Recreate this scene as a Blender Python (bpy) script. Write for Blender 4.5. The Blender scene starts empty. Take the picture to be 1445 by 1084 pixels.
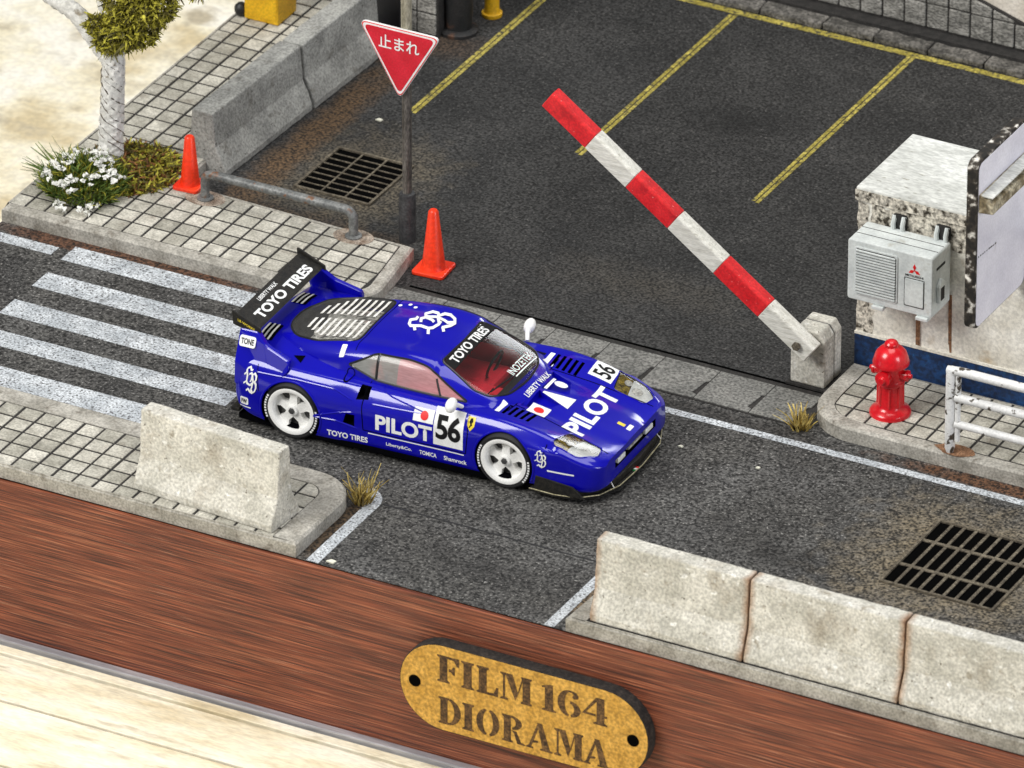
import bpy, bmesh, math, random
from mathutils import Vector, Matrix, noise
from mathutils.bvhtree import BVHTree
random.seed(7)
R = math.radians
sc = bpy.context.scene
COL = sc.collection

# ------------------------------------------------------------------ camera, light, exposure
cd = bpy.data.cameras.new("camera"); cam = bpy.data.objects.new("camera", cd); COL.objects.link(cam)
YAW, PITCH, DIST = R(-28.1), R(29.4), 121.4
fwd = Vector((math.sin(YAW)*math.cos(PITCH), math.cos(YAW)*math.cos(PITCH), -math.sin(PITCH)))
cam.location = -fwd*DIST
cam.rotation_euler = (math.pi/2-PITCH, 0, -YAW)
cd.sensor_width = 36.0; cd.lens = 36.0*16000/1445
cd.clip_start = 1.0; cd.clip_end = 1000.0
cd.dof.use_dof = True; cd.dof.focus_distance = DIST; cd.dof.aperture_fstop = 1.3
sc.camera = cam

w = bpy.data.worlds.new("World"); sc.world = w; w.use_nodes = True
bg = w.node_tree.nodes["Background"]; bg.inputs[0].default_value = (0.93, 0.96, 1.0, 1); bg.inputs[1].default_value = 0.12

def softbox(name, loc, target, size, power, col):
    l = bpy.data.lights.new(name, 'AREA'); l.shape = 'SQUARE'; l.size = size; l.energy = power; l.color = col
    o = bpy.data.objects.new(name, l); COL.objects.link(o); o.location = loc
    d = Vector(target)-Vector(loc); o.rotation_euler = d.to_track_quat('-Z', 'Y').to_euler()
    return o
softbox("ceiling_softbox", (4, 4, 62), (0, 0, 0), 42, 23500, (1.0, 0.985, 0.95))
softbox("rear_reflection_lamp", (-1, 60, 33), (0, 0, 0), 13, 6500, (0.96, 0.98, 1.0))  # added lamp, gives the windscreen its grey reflection patch
softbox("front_softbox", (-25, -42, 44), (0, 0, 0), 28, 38000, (1.0, 0.98, 0.94))
softbox("right_fill_lamp", (58, -14, 24), (2, 0, 0), 22, 14500, (0.93, 0.95, 1.0))  # added fill from the right, brightens the lavender signboard
sc.view_settings.view_transform = 'Standard'; sc.view_settings.look = 'None'
sc.view_settings.exposure = 0.0; sc.view_settings.gamma = 1.0

# ------------------------------------------------------------------ materials
def mat(name, cols, scale=6.0, fine=55.0, famt=0.35, rough=0.75, bump=0.3, metal=0.0, coat=0.0, lo=0.35, hi=0.65,
        stretch=(1,1,1), spots=(), rand=0.0, spec=0.5, boxes=(), bdist=0.01):
    m = bpy.data.materials.new(name); m.use_nodes = True
    nt = m.node_tree; N = nt.nodes; Lk = nt.links
    b = N["Principled BSDF"]
    b.inputs["Roughness"].default_value = rough; b.inputs["Metallic"].default_value = metal
    b.inputs["Specular IOR Level"].default_value = spec
    if coat: b.inputs["Coat Weight"].default_value = coat; b.inputs["Coat Roughness"].default_value = 0.09
    tc = N.new("ShaderNodeTexCoord"); mp = N.new("ShaderNodeMapping"); mp.inputs["Scale"].default_value = stretch
    o_i = N.new("ShaderNodeObjectInfo"); ml = N.new("ShaderNodeMath"); ml.operation = "MULTIPLY"; ml.inputs[1].default_value = 61.0; Lk.new(o_i.outputs["Random"], ml.inputs[0])
    va = N.new("ShaderNodeVectorMath"); va.operation = "ADD"; Lk.new(tc.outputs["Object"], va.inputs[0]); Lk.new(ml.outputs[0], va.inputs[1])   # every copy gets its own piece of the pattern
    Lk.new(va.outputs[0], mp.inputs[0])
    def nz(sc_, det=5.0):
        n = N.new("ShaderNodeTexNoise"); n.inputs["Scale"].default_value = sc_; n.inputs["Detail"].default_value = det
        Lk.new(mp.outputs[0], n.inputs["Vector"]); return n
    def ramp(sock, stops, interp='LINEAR'):
        r = N.new("ShaderNodeValToRGB"); e = r.color_ramp.elements; r.color_ramp.interpolation = interp
        while len(e) < len(stops): e.new(0.5)
        for i, (p, c) in enumerate(stops): e[i].position = p; e[i].color = (*c, 1) if len(c) == 3 else c
        Lk.new(sock, r.inputs[0]); return r
    def mix(fac, a, bb, mode='MIX'):
        x = N.new("ShaderNodeMix"); x.data_type = 'RGBA'; x.blend_type = mode
        if hasattr(fac, 'node'): Lk.new(fac, x.inputs[0])
        else: x.inputs[0].default_value = fac
        for s, v in ((x.inputs[6], a), (x.inputs[7], bb)):
            if hasattr(v, 'node'): Lk.new(v, s)
            else: s.default_value = (*v, 1)
        return x.outputs[2]
    n1 = nz(scale)
    stops = [(lo+(hi-lo)*i/max(1, len(cols)-1), c) for i, c in enumerate(cols)]
    col = ramp(n1.outputs[0], stops).outputs[0]
    for (c, s, t0, t1) in spots:
        k = nz(s, 6.0); r = ramp(k.outputs[0], [(t0, (0,0,0)), (t1, (1,1,1))])
        col = mix(r.outputs[0], col, c)
    for (cx, cy, hx, hy, soft, c, amt) in boxes:        # dirt and rust stains lying at a spot of their own
        sx = N.new("ShaderNodeSeparateXYZ"); Lk.new(tc.outputs["Object"], sx.inputs[0])
        def f(op, a, bb=None):
            q = N.new("ShaderNodeMath"); q.operation = op
            for s, v in ((q.inputs[0], a), (q.inputs[1], bb)):
                if v is None: continue
                if hasattr(v, 'node'): Lk.new(v, s)
                else: s.default_value = v
            return q.outputs[0]
        dx = f('DIVIDE', f('ABSOLUTE', f('SUBTRACT', sx.outputs[0], cx)), hx)
        dy = f('DIVIDE', f('ABSOLUTE', f('SUBTRACT', sx.outputs[1], cy)), hy)
        d = f('POWER', f('ADD', f('POWER', dx, 4.0), f('POWER', dy, 4.0)), 0.25)
        n = nz(5.0, 6.0); d = f('ADD', d, f('MULTIPLY', f('SUBTRACT', n.outputs[0], 0.5), 1.1*soft+0.3))
        r = ramp(d, [(max(0.0, 1-soft), (amt,)*3), (1.0, (0,0,0))])
        col = mix(r.outputs[0], col, c)
    nf = nz(fine, 3.0)
    if famt:
        lo_ = 1-famt; hi_ = 1+famt
        r = ramp(nf.outputs[0], [(0.37, (lo_,)*3), (0.63, (hi_,)*3)])
        col = mix(1.0, col, r.outputs[0], 'MULTIPLY')
    if rand:
        oi = N.new("ShaderNodeObjectInfo")
        r = ramp(oi.outputs["Random"], [(0.0, (1-rand, 1-rand, 1-rand*1.1)), (1.0, (1+rand,)*3)])
        col = mix(1.0, col, r.outputs[0], 'MULTIPLY')
    Lk.new(col, b.inputs["Base Color"])
    if bump:
        bp = N.new("ShaderNodeBump"); bp.inputs["Strength"].default_value = bump; bp.inputs["Distance"].default_value = bdist
        Lk.new(nf.outputs[0], bp.inputs["Height"]); Lk.new(bp.outputs[0], b.inputs["Normal"])
    return m

def plain(name, c, rough=0.5, metal=0.0, coat=0.0, emit=0.0, spec=0.5):
    return mat(name, [tuple(x*0.94 for x in c), tuple(min(1, x*1.05) for x in c)], scale=9, fine=70, famt=0.06, rough=rough, bump=0.05, metal=metal, coat=coat, spec=spec)

def glass(name, tint, haze, hazecol=(0.8,0.8,0.8)):
    m = bpy.data.materials.new(name); m.use_nodes = True; nt = m.node_tree; N = nt.nodes; L = nt.links
    for n in list(N): N.remove(n)
    out = N.new("ShaderNodeOutputMaterial"); t = N.new("ShaderNodeBsdfTransparent"); t.inputs[0].default_value = (*tint, 1)
    d = N.new("ShaderNodeBsdfDiffuse"); nz = N.new("ShaderNodeTexNoise"); nz.inputs["Scale"].default_value = 14; nz.inputs["Detail"].default_value = 5
    rp = N.new("ShaderNodeValToRGB"); rp.color_ramp.elements[0].position = .35; rp.color_ramp.elements[1].position = .65
    rp.color_ramp.elements[0].color = (*(x*.8 for x in hazecol), 1); rp.color_ramp.elements[1].color = (*hazecol, 1)
    L.new(nz.outputs[0], rp.inputs[0]); L.new(rp.outputs[0], d.inputs[0])
    m1 = N.new("ShaderNodeMixShader"); m1.inputs[0].default_value = haze; L.new(t.outputs[0], m1.inputs[1]); L.new(d.outputs[0], m1.inputs[2])
    g = N.new("ShaderNodeBsdfGlossy"); g.inputs["Roughness"].default_value = .14
    fr = N.new("ShaderNodeFresnel"); fr.inputs[0].default_value = 1.45
    m2 = N.new("ShaderNodeMixShader"); L.new(fr.outputs[0], m2.inputs[0]); L.new(m1.outputs[0], m2.inputs[1]); L.new(g.outputs[0], m2.inputs[2])
    L.new(m2.outputs[0], out.inputs[0]); return m

GR = (0.28,0.27,0.245)
MT = {}
MT['asphalt_road'] = mat('asphalt_road', [(0.036,0.035,0.034),(0.066,0.064,0.060)], scale=1.3, fine=32, famt=0.9, rough=.9, bump=.9, bdist=.02,
    spots=[((0.078,0.077,0.075), .9, .48, .72), ((0.21,0.205,0.195), 38, .585, .68), ((0.02,0.019,0.018), 2.6, .62, .74)],
    boxes=[(5.95,-1.2,1.5,1.5,.75,(0.155,0.125,0.08),.9), (-5.0,.47,1.75,.15,.3,(0.075,0.032,0.015),.9), (6.6,.46,2.6,.13,.35,(0.095,0.042,0.018),.9),
           (4.1,-1.9,.55,.35,.9,(0.02,0.019,0.018),.75), (1.4,-3.6,.9,.25,.9,(0.026,0.025,0.024),.6), (-.19,-3.6,.10,.75,.4,(0.06,0.038,0.02),.95), (1.2,.42,3.0,.14,.5,(0.03,0.028,0.026),.8), (2.85,-3.7,.16,.35,.6,(0.13,0.09,0.05),.8)])
MT['asphalt_lot'] = mat('asphalt_lot', [(0.017,0.017,0.0172),(0.031,0.0305,0.030)], scale=1.2, fine=32, famt=0.85, rough=.9, bump=.9, bdist=.02,
    spots=[((0.036,0.0355,0.035), 1.0, .5, .74), ((0.085,0.082,0.078), 38, .60, .70)],
    boxes=[(-3.75,3.25,1.1,1.25,.8,(0.10,0.082,0.055),.8), (-4.62,3.8,.28,3.0,.7,(0.085,0.05,0.024),.95), (-3.6,2.1,1.5,.3,.7,(0.055,0.036,0.02),.85), (-4.35,6.6,.5,.4,.7,(0.05,0.032,0.02),.8), (.3,2.6,1.4,.5,.9,(0.05,0.043,0.033),.5), (-.6,6.4,.6,.4,.9,(0.008,0.008,0.008),.7), (1.6,7.0,.35,.5,.9,(0.009,0.009,0.009),.7)])
MT['white_paint'] = mat('white_road_paint', [(0.40,0.43,0.46),(0.58,0.61,0.64)], scale=4, fine=44, famt=.32, rough=.85, bump=.5, spots=[((0.09,0.09,0.095), 38, .53, .64), ((0.12,0.12,0.12), 3.5, .60, .80)])
MT['yellow_paint'] = mat('yellow_road_paint', [(0.28,0.23,0.035),(0.46,0.385,0.085)], scale=5, fine=40, famt=.45, rough=.8, bump=.5, spots=[((0.05,0.045,0.025), 20, .53, .64)])
MT['tile'] = mat('paving_tile', [(0.34,0.325,0.28),(0.52,0.50,0.44)], scale=7, fine=42, famt=.22, rough=.85, bump=.4, rand=.22, spots=[((0.20,0.175,0.14), 3.5, .58, .78)])
MT['kerb'] = mat('kerb_concrete', [(0.27,0.255,0.22),(0.44,0.42,0.375)], scale=4, fine=38, famt=.25, rough=.9, bump=.5, spots=[((0.12,0.10,0.075), 6, .60, .75)])
MT['grout'] = mat('dark_grout', [(0.018,0.017,0.016),(0.035,0.032,0.03)], scale=12, rough=.95)
MT['concrete'] = mat('barrier_concrete', [(0.47,0.455,0.40),(0.66,0.64,0.58)], scale=3.5, fine=34, famt=.2, rough=.9, bump=.5, bdist=.015, spots=[((0.16,0.14,0.11), 27, .665, .70), ((0.36,0.32,0.255), 2.3, .56, .78), ((0.34,0.31,0.25), 7, .6, .72), ((0.75,0.74,0.70), 12, .62, .7)])
MT['concrete_grey'] = mat('grey_concrete', [(0.26,0.26,0.245),(0.40,0.40,0.375)], scale=3, fine=34, famt=.25, rough=.9, bump=.5, bdist=.015, spots=[((0.09,0.085,0.075), 24, .66, .70), ((0.17,0.16,0.14), 5, .6, .75)])
MT['concrete_rust'] = mat('weathered_concrete', [(0.46,0.445,0.39),(0.66,0.64,0.58)], scale=3.5, fine=34, famt=.22, rough=.9, bump=.5, bdist=.015, spots=[((0.16,0.14,0.11), 27, .665, .70), ((0.36,0.32,0.255), 2.3, .56, .78), ((0.34,0.31,0.25), 7, .6, .72), ((0.75,0.74,0.70), 12, .62, .7)], boxes=[(.885,-.2,.085,.9,.9,(0.30,0.16,0.08),.85),(-.885,-.2,.085,.9,.9,(0.34,0.20,0.11),.8)])
MT['rust'] = mat('rust_stain', [(0.14,0.065,0.03),(0.28,0.15,0.08)], scale=14, fine=50, famt=.4, rough=.95)
MT['gutter'] = mat('gutter_slab', [(0.13,0.13,0.122),(0.20,0.197,0.184)], scale=2, fine=32, famt=.45, rough=.9, bump=.6, rand=.04)
MT['wood'] = mat('mahogany_veneer', [(0.070,0.014,0.006),(0.185,0.046,0.019),(0.31,0.105,0.048)], scale=5, fine=8, famt=.6, rough=.5, bump=.5, lo=.3, hi=.7, stretch=(.16,8,13), spots=[((0.04,0.012,0.008), 7, .60, .66), ((0.36,0.17,0.10), 9, .64, .72)], bdist=.02)
MT['table'] = mat('cream_table', [(0.66,0.56,0.36),(0.86,0.80,0.62),(0.93,0.90,0.80)], scale=1.0, fine=15, famt=.09, rough=.5, bump=.05, lo=.33, hi=.58, spots=[((0.52,0.46,0.34), 1.9, .55, .70)])
MT['plank'] = mat('cream_plank', [(0.66,0.56,0.36),(0.84,0.77,0.58),(0.90,0.85,0.70)], scale=2.0, fine=20, famt=.10, rough=.5, bump=.06, lo=.3, hi=.65, stretch=(.5,2,2), spots=[((0.52,0.45,0.31), 3.0, .58, .74)], rand=.03)
MT['groove'] = mat('groove_shadow', [(0.10,0.085,0.07),(0.20,0.17,0.14)], scale=5, rough=.9)
MT['alu'] = mat('aluminium_strip', [(0.36,0.36,0.39),(0.55,0.55,0.58)], scale=4, fine=30, famt=.1, rough=.35, bump=.05, metal=.4, stretch=(.3,3,3))
MT['cork'] = mat('cork_board', [(0.45,0.24,0.034),(0.62,0.35,0.068)], scale=6, fine=26, famt=.28, rough=.85, bump=.4)
MT['burnt'] = mat('burnt_edge', [(0.010,0.008,0.007),(0.03,0.024,0.02)], scale=14, fine=40, famt=.5, rough=.9)
MT['engraved'] = mat('engraved_brown', [(0.055,0.028,0.010),(0.14,0.075,0.026)], scale=16, fine=40, famt=.5, rough=.95)
MT['orange'] = mat('orange_plastic', [(0.80,0.030,0.006),(0.93,0.052,0.010)], scale=5, fine=30, famt=.10, rough=.4, bump=.08, coat=.15, spots=[((0.45,0.018,0.006), 7, .62, .76), ((0.95,0.26,0.16), 13, .68, .74)])
MT['red_paint'] = mat('red_paint', [(0.62,0.010,0.014),(0.76,0.022,0.026)], scale=6, fine=40, famt=.14, rough=.45, bump=.15, spots=[((0.40,0.006,0.010), 3.5, .58, .72), ((0.78,0.40,0.36), 24, .69, .73)])
MT['red_gloss'] = mat('red_gloss', [(0.60,0.003,0.010),(0.76,0.008,0.018)], scale=6, fine=40, famt=.08, rough=.28, bump=.05, coat=.4)
MT['white_stripe'] = mat('white_painted_wood', [(0.60,0.59,0.53),(0.78,0.77,0.71)], scale=6, fine=30, famt=.12, rough=.6, bump=.2, stretch=(.6,4,4), spots=[((0.42,0.40,0.34), 9, .6, .7)])
MT['pole'] = mat('grey_pole', [(0.10,0.09,0.08),(0.22,0.20,0.18)], scale=8, fine=40, famt=.35, rough=.5, bump=.2, metal=.4, stretch=(2,2,.5))
MT['pole_tan'] = mat('tan_pole', [(0.24,0.22,0.16),(0.42,0.39,0.30)], scale=6, fine=40, famt=.25, rough=.6, stretch=(2,2,.5))
MT['collar'] = mat('dark_collar', [(0.028,0.028,0.030),(0.06,0.06,0.062)], scale=6, fine=40, famt=.3, rough=.5)
MT['sign_red'] = mat('sign_red', [(0.60,0.004,0.020),(0.70,0.010,0.032)], scale=6, fine=50, famt=.08, rough=.35, coat=.2)
MT['sign_white'] = plain('sign_white', (0.85,0.85,0.85), .4)
MT['hoop'] = mat('grey_hoop_pipe', [(0.12,0.125,0.125),(0.22,0.225,0.22)], scale=7, fine=40, famt=.25, rough=.5, metal=.2, spots=[((0.17,0.08,0.04), 10, .62, .7)])
MT['iron'] = mat('cast_iron', [(0.085,0.07,0.05),(0.17,0.145,0.105)], scale=9, fine=40, famt=.4, rough=.75, metal=.2)
MT['pit'] = plain('pit_and_step_shadow', (0.003,0.003,0.003), .95, spec=0)
MT['yellow'] = mat('yellow_enamel', [(0.68,0.37,0.008),(0.82,0.48,0.012)], scale=5, fine=36, famt=.14, rough=.5)
MT['black'] = plain('black_plastic', (0.012,0.012,0.014), .5)
MT['black_rust'] = mat('black_rusty', [(0.008,0.009,0.010),(0.022,0.02,0.02)], scale=6, rough=.6, spots=[((0.085,0.04,0.022), 5, .58, .7)])
MT['block'] = mat('wall_block', [(0.17,0.165,0.15),(0.33,0.32,0.295)], scale=5, fine=26, famt=.5, rough=.9, bump=.8, bdist=.02, stretch=(1,1,2.2), rand=.08)
MT['stone'] = mat('rough_stone', [(0.05,0.047,0.042),(0.17,0.16,0.145)], scale=5, fine=28, famt=.5, rough=.95, bump=.8, bdist=.02)
MT['cream_wall'] = mat('cream_plaster', [(0.66,0.60,0.51),(0.82,0.76,0.67)], scale=3, fine=30, famt=.14, rough=.9, bump=.3)
MT['wall_white'] = mat('weathered_white_wall', [(0.66,0.63,0.55),(0.86,0.84,0.77)], scale=2.5, fine=28, famt=.14, rough=.85, bump=.3, spots=[((0.45,0.37,0.26), 4, .62, .78)])
MT['grime'] = mat('peeling_grime', [(0.05,0.042,0.03),(0.62,0.58,0.50)], scale=15, fine=26, famt=.4, rough=.95, lo=.36, hi=.52, bump=.6)
MT['roof_white'] = mat('roof_white', [(0.52,0.53,0.50),(0.72,0.73,0.70)], scale=3, fine=22, famt=.16, rough=.85, bump=.4, stretch=(.6,1.6,1), spots=[((0.34,0.33,0.28), 15, .64, .70)])
MT['blue_band'] = mat('navy_paint', [(0.002,0.020,0.075),(0.004,0.040,0.135)], scale=6, fine=22, famt=.45, rough=.6, bump=.4, spots=[((0.004,0.10,0.22), 12, .66, .74)])
MT['ac_white'] = mat('ac_casing', [(0.58,0.62,0.62),(0.74,0.78,0.77)], scale=4, fine=30, famt=.07, rough=.5, bump=.08, spots=[((0.44,0.43,0.37), 5, .63, .78)])
MT['ac_dark'] = plain('ac_dark', (0.02,0.02,0.02), .8)
MT['lavender'] = mat('lavender_acrylic', [(0.75,0.73,0.83),(0.85,0.83,0.92)], scale=3, fine=40, famt=.05, rough=.35, spots=[((0.58,0.55,0.60), 5, .66, .78)])
MT['edge_grime'] = mat('grimy_edge', [(0.012,0.010,0.008),(0.05,0.04,0.03),(0.75,0.72,0.66)], scale=9, fine=30, famt=.3, rough=.8, lo=.44, hi=.66)
MT['brass'] = mat('grimy_ledge', [(0.16,0.125,0.07),(0.46,0.41,0.30)], scale=10, fine=30, famt=.4, rough=.8, lo=.4, hi=.6)
MT['rail'] = mat('peeling_white_rail', [(0.74,0.74,0.73),(0.86,0.86,0.85)], scale=5, fine=36, famt=.08, rough=.5, spots=[((0.07,0.055,0.04), 8, .585, .62)], bump=.25)
MT['bark'] = mat('white_wrapped_bark', [(0.66,0.65,0.61),(0.88,0.87,0.84)], scale=5, fine=30, famt=.15, rough=.85, bump=.5, spots=[((0.30,0.26,0.20), 9, .63, .72)])
MT['moss_dark_bark'] = mat('bark_crack', [(0.03,0.022,0.015),(0.12,0.09,0.06)], scale=9, rough=.9)
MT['moss_leaf'] = mat('moss_leaf', [(0.20,0.175,0.012),(0.56,0.52,0.06)], scale=16, fine=30, famt=.3, rough=.8, bump=0)
MT['moss_dark'] = mat('moss_dark', [(0.05,0.045,0.010),(0.15,0.13,0.025)], scale=16, fine=30, famt=.3, rough=.8, bump=0)
MT['moss_brown'] = mat('moss_brown', [(0.10,0.04,0.012),(0.30,0.13,0.04)], scale=16, fine=30, famt=.3, rough=.9, bump=0)
MT['leaf'] = mat('bush_leaf', [(0.045,0.09,0.010),(0.16,0.22,0.035)], scale=14, fine=30, famt=.3, rough=.7, bump=0)
MT['petal'] = plain('white_petal', (0.86,0.86,0.82), .7)
MT['straw'] = mat('dry_straw', [(0.36,0.25,0.05),(0.66,0.52,0.17)], scale=9, fine=30, famt=.2, rough=.8, bump=0)
MT['straw_dark'] = mat('dry_straw_base', [(0.10,0.07,0.02),(0.22,0.15,0.05)], scale=9, fine=30, famt=.2, rough=.8, bump=0)
MT['chip'] = plain('pale_chip', (0.75,0.74,0.62), .8)
MT['tar'] = plain('tar_joint', (0.016,0.016,0.017), .7)
# car
MT['paint'] = mat('blue_car_paint', [(0.0018,0.0010,0.36),(0.0022,0.0012,0.39)], scale=3, fine=60, famt=.02, rough=.4, bump=0, coat=1.0, spec=.1)
MT['tyre'] = plain('tyre_rubber', (0.010,0.010,0.011), .7)
MT['rim'] = plain('white_rim', (0.92,0.92,0.90), .4)
MT['hub'] = plain('grey_hub', (0.05,0.05,0.05), .5)
MT['decal'] = plain('white_decal', (0.86,0.87,0.87), .7, spec=.2)
MT['decal_black'] = plain('black_decal', (0.008,0.008,0.009), .7, spec=.2)
MT['decal_red'] = plain('red_decal', (0.75,0.01,0.01), .4)
MT['decal_green'] = plain('green_decal', (0.01,0.20,0.05), .4)
MT['decal_yellow'] = plain('yellow_decal', (0.80,0.62,0.03), .4)
MT['trim'] = plain('black_trim', (0.010,0.010,0.010), .35, coat=.3)
MT['carbon'] = mat('carbon_black', [(0.010,0.010,0.010),(0.024,0.022,0.018)], scale=20, fine=60, famt=.3, rough=.6, spec=.25)
MT['void'] = plain('dark_void', (0.003,0.003,0.004), .9, spec=0)
MT['seat'] = plain('red_fabric', (0.88,0.018,0.045), .7)
MT['dash'] = plain('dark_dash', (0.02,0.02,0.022), .7)
MT['silver'] = mat('silver_metal', [(0.50,0.49,0.46),(0.82,0.81,0.77)], scale=12, fine=40, famt=.3, rough=.45, metal=.2)
MT['engine'] = mat('engine_cover_metal', [(0.06,0.055,0.05),(0.50,0.49,0.46),(0.80,0.79,0.75)], scale=16, fine=50, famt=.35, rough=.5, lo=.38, hi=.60, stretch=(1,2.2,1), spots=[((0.45,0.30,0.30), 4, .60, .74)])
MT['lens'] = mat('lamp_reflector', [(0.78,0.80,0.80),(0.93,0.94,0.92)], scale=14, fine=40, famt=.08, rough=.5)
MT['amber'] = mat('amber_lens', [(0.05,0.035,0.005),(0.42,0.30,0.03)], scale=16, fine=50, famt=.5, rough=.2, coat=1)
MT['glass_side'] = glass('side_glass', (0.86,0.86,0.84), .38, (0.72,0.74,0.70))  # pale haze paints in the reflection of bright surroundings
MT['glass_seat_haze'] = glass('seat_haze_glass', (0.90,0.70,0.70), .50, (0.90,0.52,0.54))  # pink haze paints in the lit red seats behind the front panes
MT['glass_front'] = glass('windscreen_glass', (0.97,0.97,0.96), .012)
MT['glass_rear'] = glass('rear_glass', (0.97,0.97,0.96), .06, (0.85,0.84,0.80))
MT['slat_clear'] = mat('clear_slat', [(0.72,0.71,0.67),(0.92,0.91,0.88)], scale=10, fine=40, famt=.12, rough=.4)

# ------------------------------------------------------------------ mesh helpers
def tag(o, label=None, cat=None, group=None, kind=None):
    if label: o['label'] = label
    if cat: o['category'] = cat
    if group: o['group'] = group
    if kind: o['kind'] = kind
    return o
def empty(name, loc=(0,0,0), rz=0.0):
    o = bpy.data.objects.new(name, None); COL.objects.link(o); o.location = loc; o.rotation_euler = (0,0,rz)
    o.empty_display_size = .2; return o
def copy_tree(o, parent=None):
    c = o.copy(); COL.objects.link(c); c.parent = parent
    if parent: c.matrix_parent_inverse = o.matrix_parent_inverse.copy()
    for ch in list(o.children): copy_tree(ch, c)
    return c
def rnd_rect(x0, y0, x1, y1, r, n=5):
    pts = []
    for cx, cy, a in ((x1-r, y0+r, -90), (x1-r, y1-r, 0), (x0+r, y1-r, 90), (x0+r, y0+r, 180)):
        for i in range(n+1):
            t = R(a+90*i/n); pts.append((cx+r*math.cos(t), cy+r*math.sin(t)))
    return pts
def arc(cx, cy, r, a0, a1, n=10, ry=None):
    ry = r if ry is None else ry
    return [(cx+r*math.cos(R(a0+(a1-a0)*i/n)), cy+ry*math.sin(R(a0+(a1-a0)*i/n))) for i in range(n+1)]
class MB:
    def __init__(s): s.v = []; s.f = []; s.m = []; s.mi = 0
    def add(s, vs, fs):
        k = len(s.v); s.v += [tuple(p) for p in vs]
        for f in fs: s.f.append(tuple(i+k for i in f)); s.m.append(s.mi)
        return s
    def box(s, a, b):
        x0,y0,z0 = a; x1,y1,z1 = b
        return s.add([(x0,y0,z0),(x1,y0,z0),(x1,y1,z0),(x0,y1,z0),(x0,y0,z1),(x1,y0,z1),(x1,y1,z1),(x0,y1,z1)],
            [(0,3,2,1),(4,5,6,7),(0,1,5,4),(1,2,6,5),(2,3,7,6),(3,0,4,7)])
    def prism(s, poly, a, b, axis='z', frame=None):
        n = len(poly)
        if frame: P = lambda u,v,t: tuple(frame @ Vector((u,v,t)))
        elif axis == 'z': P = lambda u,v,t: (u,v,t)
        elif axis == 'y': P = lambda u,v,t: (u,t,v)
        else: P = lambda u,v,t: (t,u,v)
        vs = [P(u,v,a) for u,v in poly]+[P(u,v,b) for u,v in poly]
        fs = [tuple(range(n))[::-1], tuple(range(n, 2*n))]+[(i,(i+1)%n,(i+1)%n+n,i+n) for i in range(n)]
        return s.add(vs, fs)
    def lathe(s, prof, n=20, c=(0,0,0), frame=None):
        vs = []; fs = []
        for (r, z) in prof:
            for i in range(n):
                t = 2*math.pi*i/n; p = Vector((r*math.cos(t), r*math.sin(t), z))
                if frame: p = frame @ p
                vs.append(tuple(p+Vector(c)))
        for j in range(len(prof)-1):
            for i in range(n): fs.append((j*n+i, j*n+(i+1)%n, (j+1)*n+(i+1)%n, (j+1)*n+i))
        fs.append(tuple(range(n))[::-1]); k = (len(prof)-1)*n; fs.append(tuple(range(k, k+n)))
        return s.add(vs, fs)
    def tube(s, path, r, n=8, closed=False):
        path = [Vector(p) for p in path]; m = len(path); vs = []; fs = []
        rr = r if isinstance(r, (list, tuple)) else [r]*m
        prev = None
        for i, p in enumerate(path):
            if closed: t = path[(i+1) % m]-path[i-1]
            else: t = path[min(i+1, m-1)]-path[max(i-1, 0)]
            t.normalize()
            if prev is None:
                u = t.orthogonal().normalized()
            else:
                u = prev-t*prev.dot(t); u.normalize()
            prev = u; v = t.cross(u)
            for k in range(n):
                a = 2*math.pi*k/n; vs.append(tuple(p+(u*math.cos(a)+v*math.sin(a))*rr[i]))
        for j in range(m if closed else m-1):
            for k in range(n):
                a = j*n+k; b = j*n+(k+1) % n; c = ((j+1) % m)*n+(k+1) % n; d = ((j+1) % m)*n+k
                fs.append((a,b,c,d))
        if not closed: fs.append(tuple(range(n))[::-1]); fs.append(tuple(range((m-1)*n, m*n)))
        return s.add(vs, fs)
    def build(s, name, m, parent=None, smooth=False, bevel=0.0, seg=2, ang=35, jitter=0.0, recalc=True, keep=False):
        me = bpy.data.meshes.new(name); me.from_pydata(s.v, [], s.f); me.update()
        ms = m if isinstance(m, (list, tuple)) else [m]
        for x in ms: me.materials.append(x)
        for p, i in zip(me.polygons, s.m): p.material_index = i
        bm = bmesh.new(); bm.from_mesh(me)
        if recalc: bmesh.ops.recalc_face_normals(bm, faces=bm.faces)
        if bevel:
            es = [e for e in bm.edges if len(e.link_faces) == 2 and e.calc_face_angle(0) > R(ang)]
            bmesh.ops.bevel(bm, geom=es, offset=bevel, segments=seg, profile=.5, affect='EDGES', clamp_overlap=True)
        if jitter:
            for v in bm.verts: v.co += noise.noise_vector(v.co*6.0)*jitter
        bm.to_mesh(me); bm.free()
        if smooth: shade(me)
        o = bpy.data.objects.new(name, me); COL.objects.link(o)
        if parent: o.parent = parent
        return o
def shade(me, ang=38):
    me.polygons.foreach_set("use_smooth", [True]*len(me.polygons))
    bm = bmesh.new(); bm.from_mesh(me)
    for e in bm.edges: e.smooth = len(e.link_faces) == 2 and e.calc_face_angle(0) < R(ang)
    bm.to_mesh(me); bm.free()
def subdivide_long(bm, L):
    for _ in range(6):
        es = [e for e in bm.edges if e.calc_length() > L]
        if not es: break
        bmesh.ops.subdivide_edges(bm, edges=es, cuts=1, use_grid_fill=True)
def sheet(name, pts, z, m, parent=None, kind=None):
    mb = MB(); mb.add([(x,y,z) for x,y in pts], [tuple(range(len(pts)))]); o = mb.build(name, m, parent, recalc=False)
    if kind: o['kind'] = kind
    return o
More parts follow.
